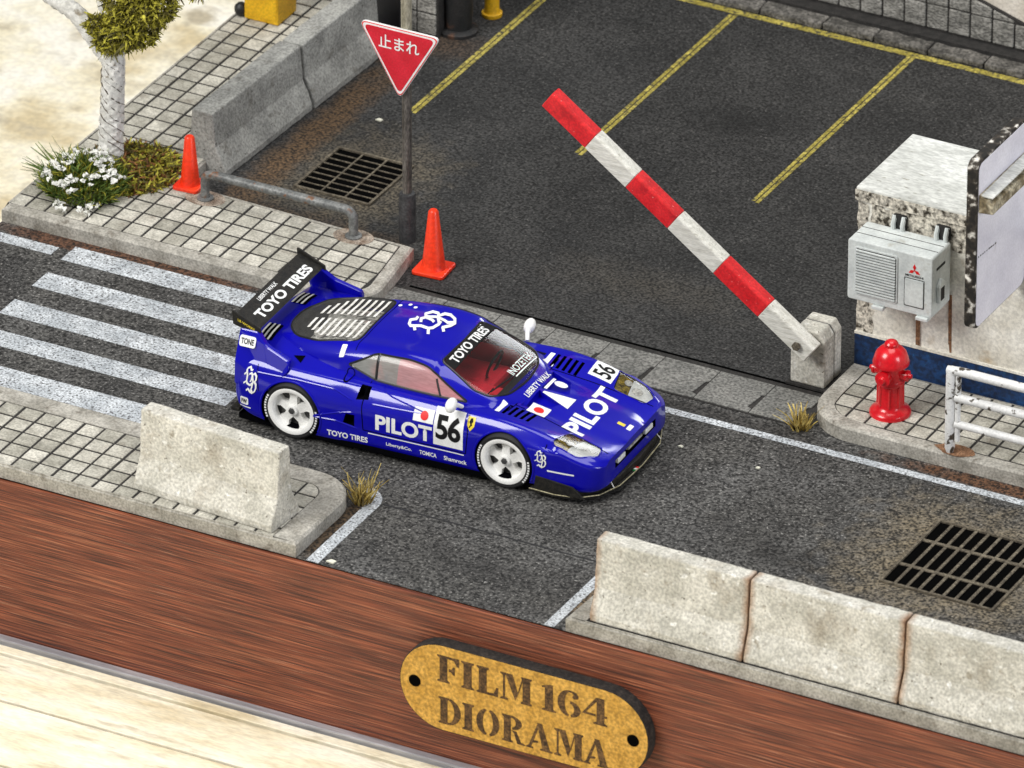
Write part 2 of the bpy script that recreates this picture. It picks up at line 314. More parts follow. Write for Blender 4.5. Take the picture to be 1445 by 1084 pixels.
def clip(poly, clipper):
    out = poly
    n = len(clipper)
    for i in range(n):
        a, b = clipper[i], clipper[(i+1) % n]; inp = out; out = []
        side = lambda p: (b[0]-a[0])*(p[1]-a[1])-(b[1]-a[1])*(p[0]-a[0])
        for j in range(len(inp)):
            p, q = inp[j-1], inp[j]; sp, sq = side(p), side(q)
            if sq >= 0:
                if sp < 0: t = sp/(sp-sq); out.append((p[0]+t*(q[0]-p[0]), p[1]+t*(q[1]-p[1])))
                out.append(q)
            elif sp >= 0: t = sp/(sp-sq); out.append((p[0]+t*(q[0]-p[0]), p[1]+t*(q[1]-p[1])))
        if not out: return []
    return out
def area(p): return abs(sum(p[i-1][0]*p[i][1]-p[i][0]*p[i-1][1] for i in range(len(p))))/2
def text_mesh(s, size=1.0, offset=0.0, align='LEFT', spacing=1.0):
    cu = bpy.data.curves.new("txt", 'FONT'); cu.body = s; cu.size = size; cu.offset = offset; cu.align_x = align; cu.space_character = spacing
    cu.resolution_u = 4
    o = bpy.data.objects.new("txt", cu); COL.objects.link(o)
    dg = bpy.context.evaluated_depsgraph_get(); me = bpy.data.meshes.new_from_object(o.evaluated_get(dg))
    bpy.data.objects.remove(o); return me
def fit_text(s, w, h, offset=0.0, spacing=1.0):
    """2D verts and faces of a text scaled into a w x h box centred on the origin"""
    me = text_mesh(s, 1.0, offset, 'LEFT', spacing)
    vs = [v.co.copy() for v in me.vertices]; fs = [tuple(p.vertices) for p in me.polygons]
    x0 = min(v.x for v in vs); x1 = max(v.x for v in vs); y0 = min(v.y for v in vs); y1 = max(v.y for v in vs)
    out = [((v.x-(x0+x1)/2)*w/(x1-x0), (v.y-(y0+y1)/2)*h/(y1-y0)) for v in vs]
    bpy.data.meshes.remove(me); return out, fs

# ------------------------------------------------------------------ setting: table, base, road, lot
sheet('table_top', [(-70,-60),(70,-60),(70,70),(-70,70)], -1.99, MT['table'], kind='structure')
tb = empty('table_edging', (0,-4.4,-1.98)); tag(tb, 'cream grooved wooden edging boards of the table in front of the diorama', 'table edge')
MB().box((-14,-3.4,-.004),(16,-.1,.0)).build('groove_bed', MT['groove'], tb)
for (y0, y1, z1) in ((-.24,-.105,-1.93),(-1.06,-.275,-1.945),(-2.2,-1.10,-1.945),(-3.4,-2.24,-1.945)):
    MB().box((-14,y0,0),(16,y1,z1+1.98)).build('plank', MT['plank'], tb, bevel=.008)
st = MB().box((-14,-4.475,-1.985),(16,-4.375,-1.885)).build('metal_strip', MT['alu'], bevel=.01)
tag(st, 'thin grey metal strip along the foot of the dark wooden board', 'strip')
base = empty('wooden_base', (0,0,-1.985)); tag(base, 'reddish brown wooden base board carrying the whole street scene', 'base board')
MB().box((-12.0,-.05,0),(12.5,.0,1.975)).build('front_board', MT['wood'], base, bevel=.006).location = (0,-4.32,0)
MB().box((-6.68,-4.32,0),(12.4,12.0,1.95)).build('core', MT['wood'], base)
MB().box((-12.0,-4.32,0),(-6.685,.5,1.948)).build('core', MT['wood'], base)
road = sheet('road', [(-12,-4.318),(12.4,-4.318),(12.4,.80),(-6.66,.80),(-6.66,.5),(-12,.5)], 0.0, MT['asphalt_road'], kind='structure')
lot = sheet('parking_lot', [(-6.66,.803),(12.4,.803),(12.4,11.9),(-6.66,11.9)], 0.0, MT['asphalt_lot'], kind='structure')
def line(name, x0, y0, x1, y1, m, z=.004): return sheet(name, [(x0,y0),(x1,y0),(x1,y1),(x0,y1)], z, m, kind='structure')
line('tar_joint', 0.02,-2.925,2.9,-2.90, MT['tar'], .003)
for i, (x0, x1, yt, yb) in enumerate(((-5.65,-2.5,.445,.115),(-5.63,-2.5,-.20,-.545),(-5.64,-2.5,-.89,-1.235),(-5.66,-2.47,-1.56,-1.87),(-5.66,-2.6,-2.245,-2.62))):
    line('crosswalk_stripe', x0, yb, x1, yt, MT['white_paint'])
line('edge_line', -12, .16, -5.80, .345, MT['white_paint']); line('edge_line', -2.2, .225, 12.4, .335, MT['white_paint'])
# rounded flare lines either side of the driveway mouth
def stroke(name, pts, wd, m, z=.004):
    L_ = []; R_ = []
    for i, p in enumerate(pts):
        a = Vector(pts[max(i-1,0)]); b = Vector(pts[min(i+1,len(pts)-1)]); d = (b-a).normalized(); n = Vector((-d.y,d.x))*wd/2
        L_.append((p[0]+n.x,p[1]+n.y)); R_.append((p[0]-n.x,p[1]-n.y))
    mb = MB(); k = len(pts)
    mb.add([(x,y,z) for x,y in L_+R_], [(i+k,i+1+k,i+1,i) for i in range(k-1)])
    o = mb.build(name, m, recalc=False); o['kind'] = 'structure'; return o
stroke('flare_line', [(-.06,-4.31),(-.07,-3.1)]+arc(-.32,-2.98,.25,0,85,8), .145, MT['white_paint'])
stroke('flare_line', [(2.73,-4.31),(2.74,-3.0)]+arc(3.0,-2.95,.26,180,100,8), .12, MT['white_paint'])
for x, y0 in ((-3.90,4.95),(-1.80,4.95),(.44,4.88)):
    line('bay_line', x-.052, y0, x-.008, 8.74, MT['yellow_paint']); line('bay_line', x+.006, y0-.03, x+.05, 8.74, MT['yellow_paint'])
line('bay_line', -4.3, 8.745, 12.4, 8.85, MT['yellow_paint'])

# ------------------------------------------------------------------ pavements: kerb ring, grout bed, single tiles
def inset(poly, ds):
    n = len(poly); out = []
    for i in range(n):
        p0, p1, p2 = Vector(poly[i-1]), Vector(poly[i]), Vector(poly[(i+1)%n])
        d1 = (p1-p0).normalized(); d2 = (p2-p1).normalized(); n1 = Vector((-d1.y,d1.x)); n2 = Vector((-d2.y,d2.x))
        a = ds[i-1]; b = ds[i]
        m = n1+n2
        if abs(n1.dot(n2)) > .999: q = p1+n1*((a+b)/2)
        else:
            # intersect the two offset lines
            o1 = p1+n1*a; o2 = p1+n2*b; den = d1.x*d2.y-d1.y*d2.x; t = ((o2-o1).x*d2.y-(o2-o1).y*d2.x)/den; q = o1+d1*t
        out.append((q.x,q.y))
    return out
def pavement(outer, widths, gx, gy, name_label, tiles_regions, pitch=.245, gap=.030, z=.17):
    """outer: ccw polygon; widths: kerb width per edge i -> i+1"""
    root = empty('pavement'); root['kind'] = 'structure'
    inner = inset(outer, widths); n = len(outer); be = .025
    mid = inset(outer, [be]*n)
    mb = MB()
    vs = [(x,y,.0) for x,y in outer]+[(x,y,z-be) for x,y in outer]+[(x,y,z) for x,y in mid]+[(x,y,z) for x,y in inner]+[(x,y,z-.03) for x,y in inner]
    fs = []
    for r in range(4):
        for i in range(n): j = (i+1) % n; fs.append((r*n+i, r*n+j, (r+1)*n+j, (r+1)*n+i))
    mb.add(vs, fs); mb.build('kerb', MT['kerb'], root, recalc=False)
    bed = MB(); bed.add([(x,y,z-.010) for x,y in inner], [tuple(range(n))]); bed.build('grout_bed', MT['grout'], root, recalc=False)
    t0 = None; h = pitch/2-gap/2; c = .008
    def tile_mesh(poly):
        m = MB(); k = len(poly); cx = sum(p[0] for p in poly)/k; cy = sum(p[1] for p in poly)/k
        sh = [(p[0]+(cx-p[0])*c/.11, p[1]+(cy-p[1])*c/.11) for p in poly]
        m.add([(x,y,-.03) for x,y in poly]+[(x,y,-.005) for x,y in poly]+[(x,y,0) for x,y in sh],
              [(i,(i+1)%k,(i+1)%k+k,i+k) for i in range(k)]+[(i+k,(i+1)%k+k,(i+1)%k+2*k,i+2*k) for i in range(k)]+[tuple(range(2*k,3*k))])
        return m
    shared = None
    for reg in tiles_regions:
        xs = [p[0] for p in reg]; ys = [p[1] for p in reg]
        i0 = math.floor((min(xs)-gx)/pitch)-1; i1 = math.ceil((max(xs)-gx)/pitch)+1; j0 = math.floor((min(ys)-gy)/pitch)-1; j1 = math.ceil((max(ys)-gy)/pitch)+1
        for i in range(i0, i1):
            for j in range(j0, j1):
                cx, cy = gx+(i+.5)*pitch, gy+(j+.5)*pitch
                sq = [(cx-h,cy-h),(cx+h,cy-h),(cx+h,cy+h),(cx-h,cy+h)]
                p = clip(sq, reg)
                if len(p) < 3 or area(p) < .004: continue
                dz = random.uniform(-.004,.004)
                if area(p) > area(sq)*.999:
                    if shared is None:
                        o = tile_mesh([(-h,-h),(h,-h),(h,h),(-h,h)]).build('tile', MT['tile'], root, recalc=False); shared = o.data
                    else: o = bpy.data.objects.new('tile', shared); COL.objects.link(o); o.parent = root
                    o.location = (cx,cy,z+dz)
                else:
                    o = tile_mesh([(a-cx,b-cy) for a,b in p]).build('tile', MT['tile'], root, recalc=False); o.location = (cx,cy,z+dz)
    return root, inner
g = .011
def shrink(poly, d): return inset(poly, [d]*len(poly))
# near left pavement
oc = [(-12.0,-4.316),(-.25,-4.316)]+[(-.25,-3.35)]+arc(-.75,-3.35,.5,15,75,5)[0:]+[(-.75,-2.85),(-12.0,-2.85)]
wd = [.012,.29]+[.27]*7+[.27,.0]
wd = [.012]+[.28]*(len(oc)-2)+[.0]
pv, inn = pavement(oc, wd, -4.19, -3.13, '', [shrink(inset(oc, wd), g)])
pv['label'] = 'grey tiled pavement at the near left with rounded corner'
# far left pavement: front arm and side strip
oi = [(-6.66,.575),(-2.46,.575)]+arc(-2.46,.935,.36,-72,-12,5)+[(-2.10,.95),(-2.24,1.92),(-5.22,2.02),(-5.22,9.0),(-6.66,9.0)]
wi = [.14]*9+[.06,.02,.02,.0]
inn_i = inset(oi, wi)
armr = [(-6.66,.72),(-2.46,.72)]+arc(-2.46,.935,.215,-70,-12,4)+[(-2.245,.96),(-2.38,1.85),(-5.22,1.99),(-6.66,1.99)]
pv2, _ = pavement(oi, wi, -6.455, .72, '', [shrink(armr, g), shrink([(-6.64,1.99+.02),(-5.24,1.99+.02),(-5.24,8.9),(-6.64,8.9)], g)])
# right pavement
orr = [(3.72,.575),(12.3,.575),(12.3,1.885),(3.14,1.885)]+arc(3.72,1.15,.575,178,272,6)[:-1]
wr = [.15,0.0,.02]+[.20]*2+[.18]*(len(orr)-5)
pv3, _ = pavement(orr, wr, 3.345, .742, '', [shrink(inset(orr, wr), g)])
# near right pavement under the barriers
orn = [(2.93,-4.316),(12.3,-4.316),(12.3,-3.45),(3.15,-3.45),(2.97,-3.55)]
pv4, _ = pavement(orn, [.012,0,.15,.15,.22], 2.93+.2, -4.29, '', [shrink(inset(orn, [.012,0,.15,.15,.22]), g)])

# gutter slabs across the driveway mouth
gt = empty('gutter'); gt['kind'] = 'structure'
sheet('gutter_bed', [(-2.05,.60),(3.25,.60),(3.25,1.36),(-2.05,1.36)], .008, MT['grout'], gt)
for k in range(8):
    x0 = 1.86-.665*(6-k); xa, xb = x0+.004, x0+.661
    if xb > 3.1: xb = 3.08
    jn = [(xa,.62),(xb,.62),(xb,.70),(xb-.06,.72),(xb-.035,1.0),(xb,1.02),(xb,1.27),(xa,1.27)]
    MB().prism(jn, .006, .024).build('slab', MT['gutter'], gt, bevel=.005, seg=1)

sheet('step_shadow', [(-2.0,1.35),(3.12,1.35),(3.12,1.405),(-2.0,1.405)], .006, MT['pit'], gt)  # black strip paints in the shade of the step behind the slabs

# ------------------------------------------------------------------ drains
def drain(name, x0, y0, x1, y1, nx, ny, along, label):
    t = empty('drain_grate', ((x0+x1)/2,(y0+y1)/2,.004)); tag(t, label, 'drain')
    w2, h2 = (x1-x0)/2, (y1-y0)/2
    MB().add([(-w2,-h2,0),(w2,-h2,0),(w2,h2,0),(-w2,h2,0)], [(0,1,2,3)]).build('pit', MT['pit'], t, recalc=False)
    fr = MB(); b = .03
    fr.box((-w2-b,-h2-b,0),(w2+b,-h2,.022)).box((-w2-b,h2,0),(w2+b,h2+b,.022)).box((-w2-b,-h2,0),(-w2,h2,.022)).box((w2,-h2,0),(w2+b,h2,.022))
    fr.build('frame', MT['iron'], t)
    big = nx > ny
    for i in range(1, nx):
        x = -w2+2*w2*i/nx; q = .017 if big else .010
        MB().box((x-q,-h2,.004),(x+q,h2,.014 if big else .016)).build('bar', MT['iron'], t)
    for fy in ([.29,.69] if big else [j/ny for j in range(1, ny)]):
        y = -h2+2*h2*fy; q = .022 if big else .007
        MB().box((-w2,y-q,.004),(w2,y+q,.016 if big else .014)).build('bar', MT['iron'], t)
    return t
drain('d', -4.19,2.80,-3.29,3.78, 3, 8, 'x', 'black drain grate beside the stop sign, in the parking lot')
drain('d', 5.36,-1.87,6.62,-.50, 9, 3, 'y', 'black drain grate in the road behind the row of barriers')

# ------------------------------------------------------------------ jersey barriers
def jersey(name, L, H, m, label, group, loc, rz, bw=.26, tw=.10, stains=None, taper=True):
    prof = [(-bw,0),(bw,0),(bw,.08),(tw+.035,.36),(tw,H),(-tw,H),(-tw-.035,.36),(-bw,.08)]
    mb = MB(); n = 14; k = len(prof); vs = []
    for i in range(n+1):
        x = -L/2+L*i/n
        vs += [(x,y,z) for y,z in prof]
    fs = [(i*k+j,i*k+(j+1)%k,(i+1)*k+(j+1)%k,(i+1)*k+j) for i in range(n) for j in range(k)]
    fs += [tuple(range(k))[::-1], tuple(range(n*k,n*k+k))]
    mb.add(vs, fs)
    root = empty('concrete_barrier', loc, rz); tag(root, label, 'barrier', group)
    o = mb.build('body', m, root, bevel=.016, seg=2)
    bm = bmesh.new(); bm.from_mesh(o.data); subdivide_long(bm, .10)
    sd_ = Vector((loc[0]*3.1, loc[1]*2.7, 1))
    for v in bm.verts: v.co += noise.noise_vector(v.co*7+sd_)*.006+noise.noise_vector(v.co*22+sd_)*.0035
    bm.to_mesh(o.data); bm.free(); shade(o.data, 14)
    if stains:
        for (xa, xb, za, zb) in stains:
            s = MB(); nx = 10; nz = 5; vs = []; fs = []
            def yy(z): 
                if z < .07: return -bw
                if z < .33: return -bw+(z-.07)/.26*(bw-tw-.065)
                return -(tw+.065)+(z-.33)/(H-.33)*.065
            for i in range(nx+1):
                for j in range(nz+1):
                    x = xa+(xb-xa)*i/nx; z = za+(zb-za)*j/nz
                    if j in (0,nz): z += noise.noise((x*9+loc[0],z,j))*.05
                    vs.append((x, yy(z)-.010, z))
            for i in range(nx):
                for j in range(nz): fs.append((i*(nz+1)+j,(i+1)*(nz+1)+j,(i+1)*(nz+1)+j+1,i*(nz+1)+j+1))
    return root
gB = 'concrete barriers round the street'
jersey('b', 1.74, .89, MT['concrete'], 'pale concrete barrier standing alone on the near left pavement', gB, (-1.42,-3.93,.17), R(-4.5))
for i, lb in enumerate(('leftmost concrete barrier of the near right row, with a bare end', 'middle concrete barrier of the near right row, behind the plaque', 'concrete barrier cut by the right edge of the photo in the near right row')):
    jersey('b', 1.755, .905, MT['concrete_rust'], lb, gB, (3.18+.885+1.775*i,-4.03,.17), 0, bw=.245)
for i, (yc, L, lb) in enumerate(((3.53,1.88,'grey concrete barrier beside the orange cone, left of the drain'),(5.30,1.60,'grey concrete barrier farther back, near the yellow cabinet'))):
    jersey('b', L, .77, MT['concrete_grey'], lb, gB, (-5.23+.042*(yc-3.5),yc,0), R(90-2.0), bw=.29, tw=.135)

# ------------------------------------------------------------------ cones
def cone(loc, s, h, label, lean=0):
    t = empty('traffic_cone', loc, R(4)); tag(t, label, 'cone', 'orange traffic cones')
    b = MB().prism(rnd_rect(-s,-s,s,s,.04), 0, .045).build('base', MT['orange'], t, bevel=.012)
    c = MB().lathe([(s*.76,.045),(s*.70,.08),(s*.66,.10),(.056,h-.02),(.040,h),(.018,h-.002)], 24).build('cone_body', MT['orange'], t, smooth=True)
    return t
cone((-5.07,1.97,.174), .155, .63, 'small orange cone on the tiles at the end of the grey barrier')
cone((-1.94,1.82,.004), .19, .75, 'orange cone standing on the asphalt at the foot of the stop sign')

# ------------------------------------------------------------------ stop sign
sg = empty('stop_sign', (-2.52,2.29,0)); tag(sg, 'red triangular stop sign with white lettering on a grey pole', 'sign')
MB().lathe([(.053,.55),(.053,1.9),(.053,2.58)], 16).build('pole', MT['pole'], sg, smooth=True)
MB().lathe([(.095,0),(.095,.56),(.086,.59),(.055,.60)], 18).build('collar', MT['collar'], sg, smooth=True)
MB().lathe([(.060,2.581),(.060,4.2)], 16).build('upper_pole', MT['pole_tan'], sg, smooth=True)
def round_tri(sc_, r, n=5, cy=2.36):
    # downward triangle with rounded corners
    pts = []; V = [(-.5*sc_, .277*sc_), (0, -.577*sc_), (.5*sc_, .277*sc_)]
    for i in range(3):
        p0, p1, p2 = Vector(V[i-1]), Vector(V[i]), Vector(V[(i+1)%3]); a = (p0-p1).normalized(); b = (p2-p1).normalized()
        s = p1+a*r*1.7; e = p1+b*r*1.7
        for k in range(n+1):
            t = k/n; q = s.lerp(p1, t).lerp(p1.lerp(e, t), t); pts.append((q.x-.04, q.y+cy))
    return pts
MB().prism(round_tri(1.0,.055), -.085, -.054, 'y').build('plate', MT['sign_white'], sg)
MB().prism(round_tri(.985,.053), -.0885, -.0855, 'y').build('rim_line', MT['decal_red'], sg)
MB().prism(round_tri(.955,.05), -.0915, -.089, 'y').build('border', MT['sign_white'], sg)
MB().prism(round_tri(.885,.045), -.0945, -.092, 'y').build('face', MT['sign_red'], sg)
v, f = fit_text('止まれ', .50, .165, .012)
MB().add([(x-.04,-.099,y+2.455) for x,y in v], f).build('lettering', MT['sign_white'], sg)

# ------------------------------------------------------------------ hoop rail
hp = empty('hoop_guard', (-3.86,1.81,.17)); tag(hp, 'low grey bent pipe guard on the tiled pavement', 'guard rail')
pth = [(-.93,0,.0),(-.93,0,.22)]+[(-.93+.10-.10*math.cos(R(a)),0,.22+.10*math.sin(R(a))) for a in (22,45,67,90)]
pth += [(-x,0,z) for x,_,z in pth[::-1]]
MB().tube(pth, .052, 12).build('pipe', MT['hoop'], hp, smooth=True)
for s in (-1,1):
    MB().lathe([(.095,.002),(.095,.02),(.06,.03)], 16, (s*.93,0,0)).build('foot_plate', MT['hoop'], hp)
    mb = MB(); pts = [(s*.93+(.24+.09*noise.noise((a,s*3,1)))*math.cos(R(a)),(.17+.06*noise.noise((a*.05,s,2)))*math.sin(R(a)),.0045) for a in range(0,360,20)]
    mb.add(pts, [tuple(range(len(pts)))])
    mb.build('rust_patch', mat('rust_film', [(0.17,0.12,0.085),(0.40,0.34,0.28)], scale=9, famt=.4, rough=.95), hp, recalc=False)

# ------------------------------------------------------------------ gate barrier
gb = empty('gate_barrier', (2.82,1.625,0)); tag(gb, 'parking gate with red and white striped arm raised from a grey concrete box', 'gate')
MB().prism([(-.205,.03),(.205,.03),(.205,.60),(.14,.70),(-.14,.70),(-.205,.60)], -.205, .03, 'y').build('housing', MT['concrete'], gb, bevel=.02)
MB().prism([(-.190,.03),(.19,.03),(.19,.60),(.135,.685),(-.135,.685),(-.19,.60)], .031, .055, 'y').build('seam', MT['gutter'], gb)
MB().prism([(-.205,.03),(.205,.03),(.205,.60),(.14,.70),(-.14,.70),(-.205,.60)], .056, .205, 'y').build('housing', MT['concrete'], gb, bevel=.02)
MB().box((-.24,-.24,.0),(.24,.24,.03)).build('foot', MT['grout'], gb)
p0 = Vector((.12,-.315,.52)); p1 = Vector((-3.05,-.315,2.82)); ax = (p1-p0); La = ax.length; ax.normalize(); up = Vector((0,0,1)); up = (up-ax*up.dot(ax)).normalized(); sd = ax.cross(up)
cuts = [0,.175,.345,.52,.68,.835,1.0]
for i in range(6):
    a, b = cuts[i]*La, cuts[i+1]*La
    fr = Matrix.Translation(p0) @ Matrix((( sd.x,up.x,ax.x,0),(sd.y,up.y,ax.y,0),(sd.z,up.z,ax.z,0),(0,0,0,1)))
    o = MB().prism([(-.085,-.12),(.085,-.12),(.085,.085),(.06,.11),(-.06,.11),(-.085,.085)], a, b-.002, frame=fr).build('arm_section', MT['white_stripe'] if i % 2 == 0 else MT['red_paint'], gb, bevel=.008, seg=1)
    o['label'] = 'white section of the arm' if i % 2 == 0 else 'red section of the arm'
q = p0+ax*.18
MB().lathe([(.05,0),(.05,.03),(.03,.036)], 6, tuple(q+Vector((0,-.10,-.02))), Matrix.Rotation(R(90),4,'X')).build('pivot_bolt', MT['iron'], gb)

# ------------------------------------------------------------------ kiosk
kx0, kx1, ky0, ky1, kz = 3.16, 9.5, 1.90, 3.21, 2.31
ks = empty('white_kiosk', (kx0,ky0,0)); tag(ks, 'weathered white flat roofed kiosk with a navy blue base band', 'building')
W_, D_ = kx1-kx0, ky1-ky0
MB().box((0,0,0),(W_,D_,kz-.10)).build('wall', MT['wall_white'], ks, bevel=.01)
MB().box((-.012,-.012,.0),(W_,.0-.002,.53)).build('base_band', MT['blue_band'], ks)
MB().box((-.012,-.022,.53),(W_,.0-.002,.56)).build('band_edge', MT['wall_white'], ks)
MB().box((-.02,-.02,kz-.10),(W_,D_+.02,kz)).build('roof', [MT['roof_white']], ks, bevel=.015, jitter=.004)
MB().box((-.026,-.028,kz-.16),(W_,-.0205,kz-.03)).build('eaves_band', MT['grime'], ks)
# flaking plaster: strips with their own ragged outlines
def ragged(x0, z0, x1, z1, y, m, name='plaster_flake', amp=.05):
    nx = max(3, int((x1-x0)/.06)); nz = max(3, int((z1-z0)/.06)); pts = []
    for i in range(nx): pts.append((x0+(x1-x0)*i/nx, z0))
    for j in range(nz): pts.append((x1, z0+(z1-z0)*j/nz))
    for i in range(nx): pts.append((x1-(x1-x0)*i/nx, z1))
    for j in range(nz): pts.append((x0, z1-(z1-z0)*j/nz))
    pts = [(max(-.01, p[0]+noise.noise((p[0]*7,p[1]*7,3))*amp), p[1]+noise.noise((p[0]*7,p[1]*7,9))*amp) for p in pts]
    return MB().prism(pts, y, y+.002, 'y').build(name, m, ks)
ragged(.0,.80,.13,2.12,-.006,MT['grime']); ragged(.16,1.80,1.9,2.14,-.006,MT['grime'], amp=.08); ragged(.0,.56,.2,.86,-.0035,MT['grime'])
for x, w_, z1 in ((.72,.045,1.3),(1.09,.04,1.3)):
    MB().box((x,-.008,.57),(x+w_,-.002,z1-.03)).build('rust_streak', MT['rust'], ks, jitter=.022)
for x in (.42,.93):
    b = MB().prism(rnd_rect(x,1.93,x+.17,2.10,.03), -.05, -.001, 'y'); b.build('vent_hood', MT['ac_dark'], ks)
    for dx in (.0,.11): MB().tube([(x+.03+dx,-.06,1.92),(x+.03+dx,-.075,2.0),(x+.03+dx,-.03,2.09)], .028, 8).build('vent_pipe', MT['ac_white'], ks, smooth=True)

ac = empty('air_conditioner', (3.28,1.42,1.22)); tag(ac, 'white outdoor air conditioning unit mounted on the kiosk wall above the hydrant', 'air conditioner')
MB().prism(rnd_rect(0,0,1.0,.72,.03,3), 0, .44, 'y').build('casing', MT['ac_white'], ac, bevel=.012)
for y in (.16,.30): MB().box((.02,y,.7165),(.98,y+.008,.7225)).build('top_seam', MT['ac_dark'], ac)
MB().prism(rnd_rect(.085,.075,.595,.655,.03,3), -.012, .0-.001, 'y').build('grille_frame', MT['ac_white'], ac, bevel=.004)
MB().prism(rnd_rect(.105,.095,.575,.635,.02,3), -.015, -.013, 'y').build('grille_back', MT['ac_dark'], ac)
for k in range(16):
    z = .105+k*.0335
    MB().prism([(-.030,z),(-.016,z+.004),(-.016,z+.018),(-.030,z+.014)], .108, .572, 'x').build('grille_slat', MT['ac_white'], ac)
MB().prism(rnd_rect(.68,.10,.90,.42,.02,3), -.010, -.001, 'y').build('service_panel', MT['ac_white'], ac, bevel=.004)
pnl = [(.675,.095),(.905,.095),(.905,.10),(.675,.10)]
MB().box((.672,-.004,.092),(.680,-.0015,.43)).box((.902,-.004,.092),(.909,-.0015,.43)).box((.680,-.004,.425),(.902,-.0015,.432)).box((.680,-.004,.088),(.902,-.0015,.096)).build('panel_seam', MT['ac_dark'], ac)
for (cx, cz, a) in ((.79,.570,90),(.757,.513,210),(.823,.513,330)):   # three red lozenges
    d = [( .038*math.cos(R(a)), .038*math.sin(R(a))),(.019*math.cos(R(a+90)), .019*math.sin(R(a+90))),(-.038*math.cos(R(a)), -.038*math.sin(R(a))),(-.019*math.cos(R(a+90)), -.019*math.sin(R(a+90)))]
    MB().prism([(cx+u,cz+v_) for u,v_ in d], -.005, -.0015, 'y').build('emblem_lozenge', MT['decal_red'], ac)
v, f = fit_text('MITSUBISHI', .21, .028, .01)
MB().add([(x+.79,-.004,y+.462) for x,y in v], f).build('lettering', MT['ac_dark'], ac)
MB().prism([(.10,.14),(.24,.14),(.24,.36),(.16,.42),(.10,.34)], 1.0, 1.045, 'x').build('valve_cover', MT['ac_white'], ac, bevel=.01)
MB().prism([(.125,.17),(.205,.17),(.205,.32),(.125,.32)], 1.0455, 1.049, 'x').build('valve_recess', MT['ac_dark'], ac)
MB().box((1.0,.10,.53),(1.004,.30,.56)).build('side_slot', MT['ac_dark'], ac)
for x in (.30,.82): MB().box((x,-.03,-.045),(x+.14,.46,-.002)).build('bracket', MT['ac_white'], ac, bevel=.01)

bs = empty('signboard', (5.0,.70,1.64)); tag(bs, 'blank lavender white signboard with grimy dark rim projecting from the kiosk wall', 'signboard')
MB().prism(rnd_rect(0,0,1.195,2.0,.10,6), .0, .12, 'x').build('board', MT['edge_grime'], bs, bevel=.012)
MB().prism(rnd_rect(.035,.02,1.190,1.965,.085,6), .1205, .128, 'x').build('panel', MT['lavender'], bs, bevel=.003)
MB().prism([(.1285,1.40),(.30,1.42),(.30,1.54),(.1285,1.62)], .03, 1.18, 'y').build('ledge', MT['brass'], bs, bevel=.012, jitter=.006)
MB().box((.14,.045,1.6),(.285,1.17,1.612)).build('ledge_top', MT['roof_white'], bs).rotation_euler = (0,0,0)
rs = random.Random(3)
for k in range(9): MB().box((.1285,.05+k*.05,.86-.004*k),(.1295,.05+k*.05+rs.uniform(.015,.04),.872-.004*k+rs.uniform(0,.008))).build('scuff', MT['decal_black'], bs)

# ------------------------------------------------------------------ hydrant
hy = empty('fire_hydrant', (3.98,1.08,.17)); tag(hy, 'glossy red fire hydrant on the right pavement', 'hydrant')
MB().lathe([(.225,0),(.225,.03),(.21,.055),(.175,.075),(.15,.10),(.138,.13),(.132,.36),(.15,.375),(.155,.40),(.145,.42),(.135,.45),(.14,.56),(.15,.60)], 24).build('barrel', MT['red_gloss'], hy, smooth=True)
MB().lathe([(.16,.60),(.195,.605),(.20,.63),(.19,.655),(.185,.68),(.165,.74),(.12,.79),(.075,.815),(.07,.83),(.075,.845),(.06,.87),(.03,.885),(.0,.886)], 24).build('bonnet', MT['red_gloss'], hy, smooth=True)
for a, r, l in ((-90,.075,.23),(0,.055,.225),(180,.055,.225)):
    fr = Matrix.Rotation(R(a),4,'Z') @ Matrix.Translation((0,0,.50)) @ Matrix.Rotation(R(90),4,'Y')
    MB().lathe([(r,.08),(r,l-.05),(r*1.15,l-.045),(r*1.15,l-.02),(r*.6,l-.015),(r*.45,l+.02),(r*.1,l+.022)], 14, frame=fr).build('outlet_cap', MT['red_gloss'], hy, smooth=True)
for k in range(8):
    a = R(k*45+20); MB().tube([(.137*math.cos(a),.137*math.sin(a),.12),(.134*math.cos(a),.134*math.sin(a),.36)], .014, 6).build('rib', MT['red_gloss'], hy, smooth=True)

# ------------------------------------------------------------------ guard rail on right pavement
gl = empty('guard_fence', (4.91,.62,.17)); tag(gl, 'white peeling pipe guard fence at the right kerb', 'fence')
for x in (0.0, 2.1, 4.2):
    MB().lathe([(.035,-.0),(.055,.06),(.058,.5),(.055,1.0),(.05,1.02)], 12, (x,0,0)).build('post', MT['rail'], gl, smooth=True)
    MB().lathe([(.03,.16),(.032,.9),(.03,1.0)], 10, (x+.085,.0,0)).build('stile', MT['rail'], gl, smooth=True)
MB().tube([(-.04,0,.985),(.1,0,1.0),(6,0,1.0)], [.05,.052,.052], 10).build('top_rail', MT['rail'], gl, smooth=True)
MB().tube([(.06,0,.68),(6,0,.68)], .05, 10).build('rail', MT['rail'], gl, smooth=True)
MB().tube([(.06,0,.36),(6,0,.36)], .045, 10).build('rail', MT['rail'], gl, smooth=True)
pts = [(.05+(.22+.08*noise.noise((a*.03,0,1)))*math.cos(R(a)),.06+(.12+.05*noise.noise((a*.05,1,2)))*math.sin(R(a)),.0055) for a in range(0,360,20)]
MB().add(pts, [tuple(range(len(pts)))]).build('rust_patch', MT['rust'], gl, recalc=False)

